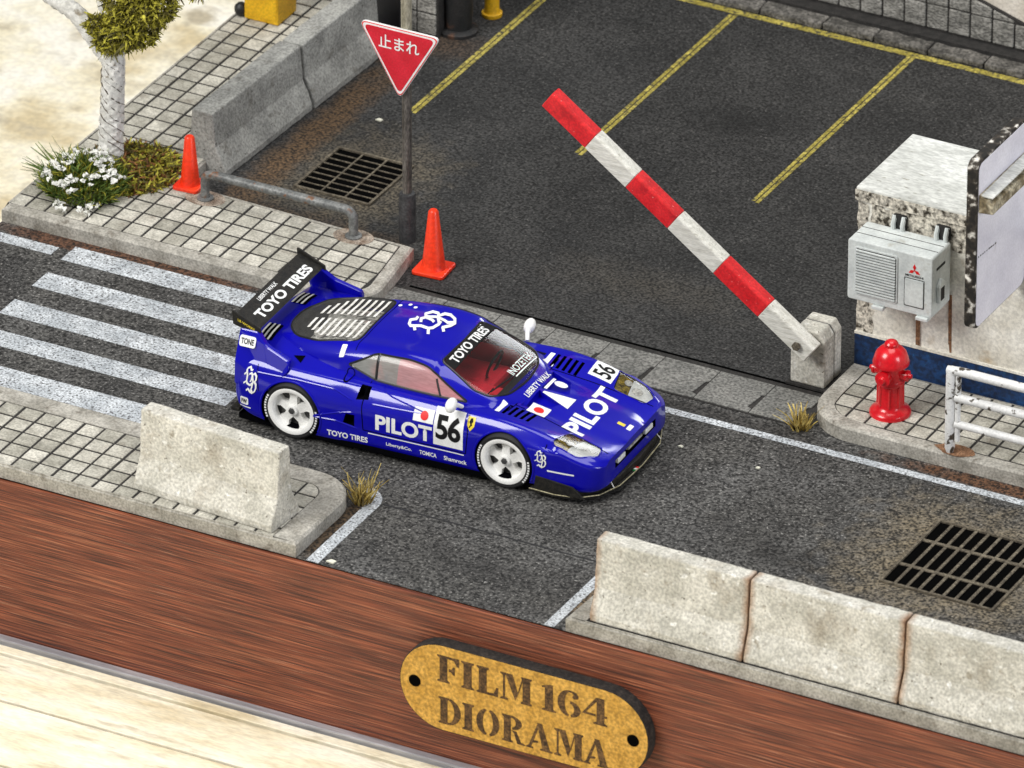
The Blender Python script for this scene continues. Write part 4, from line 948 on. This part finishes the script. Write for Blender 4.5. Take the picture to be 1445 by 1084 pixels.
# arch lips and window trims follow the surface
def on_surface(pts2, axis, sgn, bvh, off=.004):
    out = []
    for u, v_ in pts2:
        if axis == 'z': o_ = Vector((u,v_,3)); d = Vector((0,0,-1))
        elif axis == 'y': o_ = Vector((u,sgn*3,v_)); d = Vector((0,-sgn,0))
        else: o_ = Vector((4,u,v_)); d = Vector((-1,0,0))
        h = bvh.ray_cast(o_, d)
        if h[0] is None: continue
        n = h[1]
        if n.dot(d) > 0: n = -n
        out.append(h[0]+n*off)
    return out
def dense(poly, step=.03, closed=True):
    out = []; n = len(poly)
    for i in range(n if closed else n-1):
        a = Vector(poly[i]); b = Vector(poly[(i+1)%n]); k = max(1, int((b-a).length/step))
        for j in range(k): q = a.lerp(b, j/k); out.append((q.x,q.y))
    if not closed: out.append(poly[-1])
    return out
def trim(name, poly, axis, sgn, bvh, r, m, closed=True, off=.0):
    p = on_surface(dense(poly,.03,closed), axis, sgn, bvh, off); return MB().tube(p, r, 6, closed).build(name, m, car, smooth=True)
trim('windscreen_trim', WS, 'z', 1, B_GH, .013, MT['trim']); trim('engine_window_trim', EW, 'z', 1, B_GH, .012, MT['trim'])
for s in (-1,1):
    trim('window_trim', SW, 'y', s, B_GH, .012, MT['trim'])
    trim('window_divider', [(-.36,.81),(-.36,1.07)], 'y', s, B_GH, .016, MT['trim'], False)
    trim('window_divider', [(.40,.79),(.33,.965)], 'y', s, B_GH, .012, MT['trim'], False)
    for x, r_ in ((-1.245,.358),(1.245,.348)):
        trim('arch_lip', arc(x,.325,r_,-25,205,40), 'y', s, B_HULL, .012, MT['paint'], False)
# -------- decals laid on the surface
def decal(name, vs2, fs, origin, u, v_, d, bvhs, m, off=.0035, step=.045, smooth_=True):
    """2D shape mapped to origin + x*u + y*v and dropped along d on the surface"""
    bm = bmesh.new(); bvts = [bm.verts.new((x,y,0)) for x,y in vs2]
    for f_ in fs:
        try: bm.faces.new([bvts[i] for i in f_])
        except ValueError: pass
    xs = [p[0] for p in vs2]; ys = [p[1] for p in vs2]
    for ax_, lo_, hi_ in ((0,min(xs),max(xs)),(1,min(ys),max(ys))):
        k = int((hi_-lo_)/step)
        for i in range(1, k+1):
            t = lo_+(hi_-lo_)*i/(k+1); co = [0,0,0]; no = [0,0,0]; co[ax_] = t; no[ax_] = 1
            bmesh.ops.bisect_plane(bm, geom=bm.verts[:]+bm.edges[:]+bm.faces[:], plane_co=co, plane_no=no)
    O_, U, V_, D_ = Vector(origin), Vector(u).normalized(), Vector(v_).normalized(), Vector(d).normalized(); kill = []
    for v in bm.verts:
        p = O_+U*v.co.x+V_*v.co.y; best = None
        for bv in bvhs:
            h = bv.ray_cast(p-D_*2.0, D_, 4.0)
            if h[0] is not None and (best is None or h[3] < best[3]): best = h
        if best is None: kill.append(v); continue
        n = best[1]
        if n.dot(D_) > 0: n = -n
        v.co = best[0]+n*off
    bmesh.ops.delete(bm, geom=kill, context='VERTS')
    bmesh.ops.remove_doubles(bm, verts=bm.verts[:], dist=.0004)
    bmesh.ops.triangulate(bm, faces=bm.faces[:])
    me = bpy.data.meshes.new(name); bm.to_mesh(me); bm.free(); me.materials.append(m)
    o = bpy.data.objects.new(name, me); COL.objects.link(o); o.parent = car
    # make sure it faces outwards
    s = sum((p.normal.dot(-D_))*p.area for p in me.polygons)
    if s < 0: me.flip_normals()
    if smooth_: me.polygons.foreach_set('use_smooth', [True]*len(me.polygons))
    return o
def rect(w_, h_, r=0.0):
    p = rnd_rect(-w_/2,-h_/2,w_/2,h_/2,r,4) if r else [(-w_/2,-h_/2),(w_/2,-h_/2),(w_/2,h_/2),(-w_/2,h_/2)]
    return p, [tuple(range(len(p)))]
def poly(p): return p, [tuple(range(len(p)))]
def disc(r, n=24): return poly([(r*math.cos(2*math.pi*i/n), r*math.sin(2*math.pi*i/n)) for i in range(n)])
BB = [B_HULL, B_GH]
TOP = dict(u=(0,1,0), v_=(-1,0,0), d=(0,0,-1)); SIDE = dict(u=(1,0,0), v_=(0,0,1), d=(0,1,0))
def D(name, shape, origin, fr, m, off=.0035, **k): return decal(name, shape[0], shape[1], origin, fr['u'], fr['v_'], fr['d'], BB, m, off, **k)
tx = lambda s, w_, h_, o_=.02, sp=1.0: fit_text(s, w_, h_, o_, sp)
# blackletter monogram drawn as pen strokes
LBM = [[(505,575),(480,612),(385,622),(365,690),(390,732),(560,738),(690,785),(765,775),(860,715),(890,670)],[(690,785),(688,870)],[(452,740),(462,805)],[(560,665),(565,612),(640,592),(745,640),(775,672)],
       [(640,570),(640,520),(755,488),(845,515),(862,565),(850,620),(865,690)],[(875,558),(960,530),(1060,550),(1128,610),(1128,690),(1060,735),(930,775),(945,830)],[(880,618),(960,655),(1010,690),(1100,680)],[(640,588),(850,594)]]
def pen(strokes):
    vs = []; fs = []; det = 675*(-331)-(-1436)*(-703)
    for st_ in strokes:
        for (a, b) in zip(st_[:-1], st_[1:]):
            d = Vector(b)-Vector(a); n = Vector((-d.y,d.x)).normalized()*24; e = d.normalized()*12; k = len(vs)
            A_, B_ = Vector(a)-e, Vector(b)+e
            for q in (A_-n, B_-n, B_+n, A_+n):
                X, Y = q.x-745, q.y-660
                vs.append(((X*(-331)-(-1436)*Y)/det, (675*Y-(-703)*X)/det))
            fs.append((k,k+3,k+2,k+1))
    return vs, fs
def mono(sx, sy):
    vs, fs = pen(LBM); return [(x*sx,y*sy) for x,y in vs], fs
def mono_decal(origin, fr, sx, sy):
    vs, fs = mono(sx, sy); out = None
    for i, f_ in enumerate(fs):   # each stroke a hair above the one before so that they never share a plane
        pass
    # union by stacking: build one mesh, strokes offset by 0.25 mm steps
    bms = []
    objs = [decal('monogram_stroke', [vs[j] for j in f_], [(0,1,2,3)], origin, fr['u'], fr['v_'], fr['d'], BB, MT['decal'], .0035+.00035*i) for i, f_ in enumerate(fs)]
    mb = MB()
    for o in objs:
        mb.add([tuple(v.co) for v in o.data.vertices], [tuple(p.vertices) for p in o.data.polygons]); me = o.data; bpy.data.objects.remove(o); bpy.data.meshes.remove(me)
    return mb.build('monogram', MT['decal'], car, recalc=False)
mono_decal((-.13,.16,0), TOP, 1.0, 1.0)
mono_decal((-1.72,-1,.60), SIDE, .32, .60)
mono_decal((1.68,-1,.47), SIDE, .26, .40)
# side
D('lettering', tx('PILOT',.66,.185,.035), (.075,-1,.445), SIDE, MT['decal'])
D('number_panel', rect(.345,.40), (.595,-1,.545), SIDE, MT['decal'])
D('number', tx('56',.29,.27,.03,.92), (.595,-1,.555), SIDE, MT['decal_black'], .007)
D('flag_panel', rect(.235,.135), (.295,-1,.635), SIDE, MT['decal'])
D('flag_disc', disc(.045), (.305,-1,.635), SIDE, MT['decal_red'], .007)
D('shield', poly([(-.045,.065),(.045,.065),(.042,-.02),(0,-.075),(-.042,-.02)]), (.845,-1,.665), SIDE, MT['decal_yellow'])
D('shield_emblem', poly([(-.02,-.045),(-.005,-.01),(-.022,.01),(-.012,.045),(.012,.05),(.022,.02),(.008,.0),(.02,-.02),(.005,-.02),(-.008,-.045)]), (.845,-1,.668), SIDE, MT['decal_black'], .007)
D('lettering', tx('TOYO TIRES',.47,.068,.03), (-.58,-1,.20), SIDE, MT['decal'])
for x, w_, s in ((.02,.30,'Liberty&Co.'),(.36,.20,'TOMICA'),(.68,.27,'Shamrock')): D('lettering', tx(s,w_,.05,.02), (x,-1,.205), SIDE, MT['decal'])
D('side_stripe', rect(.30,.018), (1.90,-1,.345), SIDE, MT['decal'])
D('sill_line', rect(1.12,.012), (.22,-1,.292), SIDE, MT['decal'])
D('name_panel', rect(.10,.09,.02), (-1.80,-1,.335), SIDE, MT['decal']); D('lettering', tx('FW',.07,.05,.03), (-1.80,-1,.335), SIDE, MT['decal_black'], .007)
D('side_stripe', rect(.14,.014), (-1.79,-1,.265), SIDE, MT['decal'])
# panel gaps
for p in ([(-.40,.84),(-.42,.60),(-.40,.32)],[(.80,.80),(.82,.55),(.80,.32)],[(-.40,.315),(.80,.315)]):
    q = on_surface(dense(p,.03,False), 'y', -1, B_HULL, -.001); MB().tube(q, .006, 5).build('panel_gap', MT['void'], car)
    q = on_surface(dense(p,.03,False), 'y', 1, B_HULL, -.001); MB().tube(q, .006, 5).build('panel_gap', MT['void'], car)
for p in ([(-1.66,.78),(-1.64,.62),(-1.62,.50)],[(1.72,.62),(1.70,.45),(1.68,.36)]):
    for s in (-1,1):
        q = on_surface(dense(p,.03,False), 'y', s, B_HULL, -.001); MB().tube(q, .0055, 5).build('panel_gap', MT['void'], car)
q = on_surface(dense([(-.655,-.60),(-.655,.60)],.03,False), 'z', 1, B_GH, -.001); MB().tube(q, .005, 5).build('panel_gap', MT['void'], car)
for p in ([(1.14,-.62),(1.14,.62)],[(1.14,-.43),(1.75,-.50),(2.28,-.56)],[(1.14,.43),(1.75,.50),(2.28,.56)]):
    q = on_surface(dense(p,.03,False), 'z', 1, B_HULL, -.0005); MB().tube(q, .0055, 5).build('panel_gap', MT['void'], car)
for s in (-1,1):
    for p in ([(-.33,.80),(-.10,.73),(.34,.655)],[(-.33,.63),(-.05,.635),(.34,.65)],[(-.98,.35),(-.72,.36),(-.45,.31)],[(-.98,.36),(-.70,.46),(-.52,.50)],[(-1.70,.70),(-1.20,.715),(-.75,.70),(-.52,.62)]):
        q = on_surface(dense(p,.03,False), 'y', s, B_HULL, -.004); MB().tube(q, [.003]+[.011]*(len(q)-2)+[.003], 6).build('body_crease', MT['paint'], car, smooth=True)
# bonnet and fenders
D('lettering', tx('PILOT',.98,.25,.035), (1.82,0,0), TOP, MT['decal'])
D('lettering', tx('LIBERTY WALK',.60,.075,.02), (1.085,0,0), TOP, MT['decal'], .006) if False else D('lettering', tx('LIBERTY WALK',.56,.062,.02), (1.165,.05,0), TOP, MT['decal'], .006)
D('flag_panel', rect(.19,.21), (1.38,-.37,0), TOP, MT['decal'], .006); D('flag_disc', disc(.055), (1.38,-.37,0), TOP, MT['decal_red'], .010)
D('bonnet_wedge', poly([(-.015,.17),(.02,.17),(.10,-.17),(-.12,-.17)]), (1.44,-.03,0), TOP, MT['decal'], .005)
D('bonnet_disc', poly([(.055*math.cos(a*.2618),.075*math.sin(a*.2618)) for a in range(24)]), (1.36,.22,0), TOP, MT['decal'], .004)
D('bonnet_bar', rect(.24,.035), (1.26,.16,0), TOP, MT['decal'], .005)
D('number_panel', rect(.25,.27), (1.64,.695,0), TOP, MT['decal']); D('number', tx('56',.18,.21,.02), (1.64,.695,0), TOP, MT['decal_black'], .007)
for s in (-1,1):
    D('name_panel', rect(.22,.055,.01), (1.045,s*.585,0), TOP, MT['decal'])
D('nose_badge', rect(.05,.085), (2.16,.02,0), TOP, MT['decal_yellow']); D('nose_badge', rect(.11,.05,.01), (2.255,.03,0), TOP, MT['decal'])
# windscreen banner and lettering
D('banner', poly([(-.47,.06),(.47,.06),(.50,-.075),(-.50,-.075)]), (.385,0,0), TOP, MT['decal_black'], .004)
D('lettering', tx('TOYO TIRES',.80,.10,.03), (.39,0,0), TOP, MT['decal'], .008)
D('lettering', tx('INOZETEK',.50,.085,.012), (.90,.18,0), TOP, MT['decal'], .005); D('underline', rect(.52,.014), (.965,.20,0), TOP, MT['decal'], .005)
D('name_panel', rect(.10,.06,.01), (-.80,-.60,0), TOP, MT['decal']) 
for k, (x, y) in enumerate(((-.62,.40),(-.52,.44),(-.44,.40))): D('roof_vent', disc(.022,12), (x,y,0), TOP, MT['decal'])
# -------- wheels
def wheel(x, y, r, wdt, s):
    root = MB(); n = 40
    prof = [(r-.075,-wdt/2),(r-.03,-wdt/2-.005),(r-.008,-wdt/2+.02),(r,-wdt/2+.045),(r,wdt/2-.045),(r-.008,wdt/2-.02),(r-.03,wdt/2+.005),(r-.075,wdt/2)]
    tm = MB().lathe(prof, n, frame=Matrix.Rotation(R(90),4,'X')); tm.f = tm.f[:-2]; tm.m = tm.m[:-2]
    t = tm.build('wheel', MT['tyre'], car, smooth=True); t.location = (x,y,r)
    F = Matrix.Rotation(R(90),4,'X') if s < 0 else Matrix.Rotation(R(-90),4,'X')   # local z -> outwards
    w2 = wdt/2; ri = r-.068
    mb = MB().lathe([(ri+.004,w2-.03),(ri+.006,w2+.004),(ri-.02,w2+.008),(ri-.045,w2-.005),(ri-.05,w2-.05),(ri-.055,w2-.10)], n, frame=F)
    mb.f = mb.f[:-2]; mb.m = mb.m[:-2]; mb.build('rim', MT['rim'], t, smooth=True, recalc=False)
    MB().lathe([(ri-.02,w2-.13),(ri-.02,w2-.125)], n, frame=F).build('brake_disc', MT['hub'], t)
    sp = MB()
    for k in range(5):
        a = k*72+90; M_ = F @ Matrix.Rotation(R(a),4,'Z')
        pts = [(.04,-.055),(ri-.12,-.040),(ri-.045,-.080),(ri-.045,.080),(ri-.12,.040),(.04,.055)]
        vs = [M_ @ Vector((u,v2,w2-.085+.045*(1-(u/ri)))) for u,v2 in pts]+[M_ @ Vector((u,v2,w2-.125)) for u,v2 in pts]
        k2 = len(pts); sp.add([tuple(q) for q in vs], [tuple(range(k2))]+[(i,i+k2,(i+1)%k2+k2,(i+1)%k2) for i in range(k2)])
    sp.build('spokes', MT['rim'], t)
    MB().lathe([(.062,w2-.10),(.058,w2-.025),(.05,w2-.02)], 16, frame=F).build('hub', MT['rim'], t)
    MB().lathe([(.036,w2-.02),(.034,w2-.005),(.02,w2)], 6, frame=F).build('centre_nut', MT['hub'], t)
    # sidewall lettering: short white dashes
    mk = MB()
    for a0, cnt in ((150,9),(-40,9)):
        for k in range(cnt):
            a = a0+k*6.2; A0, A1 = R(a), R(a+4.2); r0, r1 = r-.044, r-.022
            q = [(r0*math.cos(A0),r0*math.sin(A0)),(r1*math.cos(A0),r1*math.sin(A0)),(r1*math.cos(A1),r1*math.sin(A1)),(r0*math.cos(A1),r0*math.sin(A1))]
            mk.add([tuple(F @ Vector((u,v2,w2+.0075))) for u,v2 in q], [(0,1,2,3)])
    mk.build('sidewall_marks', MT['decal'], t)
    return t
for s in (-1,1):
    wheel(-1.245, s*.815, .335, .31, s); wheel(1.245, s*.815, .328, .26, s)
# -------- wing and uprights
wp = [(-1.72,1.105),(-1.75,1.125),(-1.87,1.165),(-2.0,1.225),(-2.015,1.215),(-1.88,1.135),(-1.77,1.095)]
MB().prism(wp, -.76, .76, 'y').build('wing', MT['carbon'], car)
def wing_txt(s, w_, h_, xc, yc, m, o_=.03):
    v2, f2 = tx(s, w_, h_, o_); vs = []
    for u, q in v2:
        x = xc-q; z = 1.125+(-1.75-x)/.12*.04 if x > -1.87 else 1.165+(-1.87-x)/.13*.06
        vs.append((x, yc+u, z+.006))
    return MB().add(vs, f2).build('lettering', m, car)
wing_txt('TOYO TIRES', 1.22, .115, -1.825, .03, MT['decal'], .04); wing_txt('LIBERTY WALK', .42, .045, -1.945, -.12, MT['decal'], .02)
for s in (-1,1):
    y0, y1 = (.875*s, .945*s) if s > 0 else (.945*s, .875*s)
    up_ = MB().prism(smooth_poly([(-1.93,.50),(-1.93,.80),(-1.93,1.10),(-1.72,1.10),(-1.60,.98),(-1.30,.88),(-1.30,.78),(-1.5,.5)],.03), y0, y1, 'y').build('wing_upright', MT['paint'], car, bevel=.014)
    lean = lambda z: -s*max(0, z-.74)*.44
    for v_ in up_.data.vertices: v_.co.y += lean(v_.co.z)
    ya, yb_ = (.755*s, .78*s) if s > 0 else (.78*s, .755*s)
    MB().prism([(-1.69,1.08),(-1.70,1.135),(-2.01,1.275),(-2.035,1.275),(-2.02,1.12),(-1.91,1.09)], ya, yb_, 'y').build('wing_end_plate', MT['carbon'], car, bevel=.006)
    pn = MB().prism(rnd_rect(-1.91,.93,-1.72,1.04,.025,3), .946*s if s > 0 else .950*s, .950*s if s > 0 else .946*s, 'y').build('name_panel', MT['decal'], car)
    for v_ in pn.data.vertices: v_.co.y += lean(v_.co.z)
    if s < 0:
        v2, f2 = tx('TONE',.15,.06,.03); MB().add([(-1.815+u,-.9515+lean(.985+q),.985+q) for u,q in v2], f2).build('lettering', MT['decal_black'], car)
        v2, f2 = tx('LB WORKS',.20,.03,.02); MB().add([(-1.86+u,-.7815,1.145+q+(-u)*.40) for u,q in v2], f2).build('lettering', MT['decal_yellow'], car)
for k in range(3):   # louvres in the rear deck
    for s in (-1,1):
        D('deck_louvre', poly(rnd_rect(-.15,-.02,.15,.02,.018,4)), (-1.70-.055*k,s*(.40+.0*k),0), TOP, MT['void'], .004)
        D('deck_louvre', poly(rnd_rect(-.15,-.012,.15,.012,.01,4)), (-1.728-.055*k,s*.40,0), TOP, MT['slat_clear'], .008)
for s in (-1,1):
    D('deck_intake', poly([(-.06,-.05),(.06,-.05),(.02,.07)]), (-1.28,s*.70,0), TOP, MT['void'], .004)
D('filler_ring', [(.05*math.cos(a*.2618)*(1 if k == 0 else .8),.05*math.sin(a*.2618)*(1 if k == 0 else .8)) for k in (0,1) for a in range(24)] and ([(.05*f_*math.cos(a*.2618),.05*f_*math.sin(a*.2618)) for f_ in (1,.82) for a in range(24)], [(a,(a+1)%24,(a+1)%24+24,a+24) for a in range(24)]), (-.66,-1,.82), SIDE, MT['void'], .003)
# -------- engine under the rear window and clear slats
MB().prism([(-1.34,.885),(-.72,.985),(-.72,.85),(-1.34,.75)], -.40, .40, 'y').build('engine_cover', MT['engine'], car, bevel=.02)
MB().box((-1.40,-.30,.45),(-.72,.30,.80)).build('engine_block', MT['silver'], car, bevel=.03)
for s in (-1,1):
    MB().lathe([(.07,-.26),(.075,-.1),(.075,.1),(.07,.26)], 14, (-1.08,s*.16,.86), Matrix.Rotation(R(90),4,'Y')).build('intake_plenum', MT['silver'], car, smooth=True)
    for k in range(4): MB().tube([(-1.28+.13*k,s*.10,.90),(-1.28+.13*k,s*.30,.86),(-1.28+.13*k,s*.46,.70)], .034, 8).build('intake_pipe', MT['silver'], car, smooth=True)
    for k in range(9):
        x = -.76-.078*k; a, b = .05, (.44 if k < 6 else .44-.06*(k-5))
        p = on_surface([(x,s*(a+(b-a)*j/6)) for j in range(7)], 'z', 1, B_GH, .006)
        mb = MB(); vs = []
        for q in p: vs += [tuple(q+Vector((-.018,0,.0))), tuple(q+Vector((.018,0,.010)))]
        mb.add(vs, [(2*i,2*i+1,2*i+3,2*i+2) for i in range(6)]); mb.build('window_slat', MT['slat_clear'], car, recalc=False)
# -------- cabin
MB().box((-.66,-.64,.21),(.95,.64,.26)).build('floor_pan', MT['dash'], car)
for s in (-1,1):
    se = MB().box((-.28,s*.34-.25,.27),(.80 if s < 0 else .62,s*.34+.25,.56)).build('seat', MT['seat'], car, bevel=.05)
    MB().prism([(-.46,.35),(-.28,.35),(-.38,.96),(-.47,.99),(-.56,.94)], s*.34-.20, s*.34+.20, 'y').build('seat_back', MT['seat'], se, bevel=.05)
    MB().prism([(-.30,.55),(-.16,.52),(-.28,.78)], s*.34-.23, s*.34-.19, 'y').build('seat_bolster', MT['seat'], se, bevel=.01)
    MB().box((-.6,s*.66-.015,.25),(.90,s*.655,.72)).build('door_card', MT['seat'], car)
MB().box((-.45,-.085,.27),(.80,.085,.58)).build('centre_tunnel', MT['seat'], car, bevel=.02)
MB().prism([(.76,.40),(.98,.40),(1.0,.73),(.88,.75),(.80,.60)], -.62, .62, 'y').build('dashboard', MT['dash'], car, bevel=.02)
MB().tube([(.52+.05*math.sin(a*.5236),.34+.16*math.cos(a*.5236),.68+.15*math.sin(a*.5236)) for a in range(12)], .016, 6, True).build('steering_wheel', MT['trim'], car, smooth=True)
for p in ([(-.50,-.52,.3),(-.50,-.48,1.0),(-.50,0,1.06),(-.50,.48,1.0),(-.50,.52,.3)],[(.26,-.50,1.02),(.80,-.57,.72)],[(.26,.50,1.02),(.80,.57,.72)],[(-.5,-.4,1.0),(.25,.4,1.03)]):
    MB().tube(p, .018, 6).build('roll_cage', MT['trim'], car, smooth=True)
MB().tube([(.86,-.45,.83),(.93,-.12,.845),(.90,.1,.86)], .009, 5).build('wiper', MT['decal_yellow'] if False else MT['trim'], car)
# -------- mirrors, lamps, splitter
for s in (-1,1):
    mb = MB(); vs = []; n1, n2 = 8, 12
    for i in range(n1+1):
        for j in range(n2):
            a = math.pi*i/n1; b = 2*math.pi*j/n2; vs.append((.64+.062*math.cos(a)*1.0+.0, s*.955+.085*math.sin(a)*math.cos(b), .868+.072*math.sin(a)*math.sin(b)+.25*s*.085*math.sin(a)*math.cos(b)*s))
    mb.add(vs, [(i*n2+j,i*n2+(j+1)%n2,(i+1)*n2+(j+1)%n2,(i+1)*n2+j) for i in range(n1) for j in range(n2)])
    mi_ = mb.build('mirror', MT['rim'], car, smooth=True)
    MB().tube([(.64,s*.94,.88),(.66,s*.86,.83),(.69,s*.79,.78)], [.035,.026,.022], 8).build('mirror_arm', MT['rim'], mi_, smooth=True)
    # lamp bowls and covers
    lb_ = MB()
    HLc = smooth_poly([(1.775,s*.85),(1.835,s*.535),(1.985,s*.535),(1.93,s*.86)][::s], .03)
    HLd = smooth_poly([(1.935,s*.855),(1.99,s*.535),(2.19,s*.535),(2.22,s*.70),(2.06,s*.845)][::s], .03)
    D('amber_lamp', poly(dense([(-0+0,0)]) if False else [(q[1]*1.0, -(q[0])) for q in HLc]), (0,0,0), TOP, MT['amber'], -.020)
    D('headlight', poly([(q[1], -(q[0])) for q in HLd]), (0,0,0), TOP, MT['lens'], -.014)
    for (x, y, r_) in ((2.05,s*.66,.06),(1.92,s*.72,.045)):
        D('lamp_ring', disc(r_,20), (x,y,0), TOP, MT['silver'], -.008)
    full = smooth_poly([(1.76,s*.86),(1.82,s*.52),(2.20,s*.52),(2.235,s*.70),(2.06,s*.86)][::s], .05)
    D('lamp_cover', poly([(q[1], -(q[0])) for q in full]), (0,0,0), TOP, MT['glass_front'], .0015)
    trim('lamp_trim', full, 'z', 1, B_HULL, .008, MT['paint'])
    MB().box((2.30,min(s*.25,s*.43),.312),(2.338,max(s*.25,s*.43),.368)).build('turn_signal', MT['lens'], car, bevel=.006)
    MB().box((2.20,s*.60-.035,.235),(2.335,s*.60+.035,.295)).build('tow_hole', MT['void'], car) if False else None
    D('duct_mouth', rect(.16,.075,.03), (0,s*.60,.27), dict(u=(0,1,0),v_=(0,0,1),d=(-1,0,0)), MT['void'], .003)
    D('lettering', tx('TONE',.14,.03,.02), (0,s*.42,.21), dict(u=(0,1,0),v_=(0,0,1),d=(-1,0,0)), MT['decal'], .004)
    MB().tube([(2.25,s*.55,.25),(2.36,s*.58,.10)], .007, 5).build('splitter_stay', MT['silver'], car)
MB().box((2.29,-.14,.325),(2.322,.20,.35)).build('grille_bar', MT['silver'], car)
outl = [(1.55,-.96),(1.85,-.975),(2.10,-.93),(2.28,-.78),(2.39,-.50),(2.42,0),(2.39,.50),(2.28,.78),(2.10,.93),(1.85,.975),(1.55,.96)]
MB().prism(outl, .065, .095, 'z').build('front_splitter', MT['carbon'], car, bevel=.006)
lip = [(1.60,-.945),(1.85,-.955),(2.08,-.905),(2.25,-.755),(2.355,-.48),(2.385,0),(2.355,.48),(2.25,.755),(2.08,.905),(1.85,.955),(1.60,.945)]
MB().prism(lip, .0955, .175, 'z').build('front_lip', MT['carbon'], car, bevel=.015)
so = [(x,y,.097) for x,y in dense(outl,.05,False)]; MB().tube(so, .006, 5).build('splitter_edge', mat('splitter_edging', [(0.25,0.22,0.12),(0.5,0.46,0.30)], scale=10), car)
for s in (-1,1):
    MB().prism([(1.60,.10),(2.20,.10),(2.05,.22),(1.62,.26)], min(s*.955,s*.935), max(s*.955,s*.935), 'y').build('canard', MT['carbon'], car, bevel=.004)
for k, m in enumerate(('decal_green','decal','decal_red')):
    MB().box((2.372,-.16+.035*k,.0955),(2.412,-.127+.035*k,.0985)).build('flag_stripe', MT[m], car)
MB().prism([(-1.9,-.9),(-.86,-.955),(.86,-.945),(1.55,-.9),(1.55,.9),(.86,.945),(-.86,.955),(-1.9,.9)], .07, .13, 'z').build('underbody', MT['void'], car)
MB().box((-1.98,-.93,.16),(-1.88,.93,.20)).build('rear_valance', MT['carbon'], car, bevel=.006)
for k in range(4):
    MB().box((-1.90+.05*k,-.992,.42),(-1.875+.05*k,-.975,.62)).build('side_louvre', MT['void'], car) if False else None
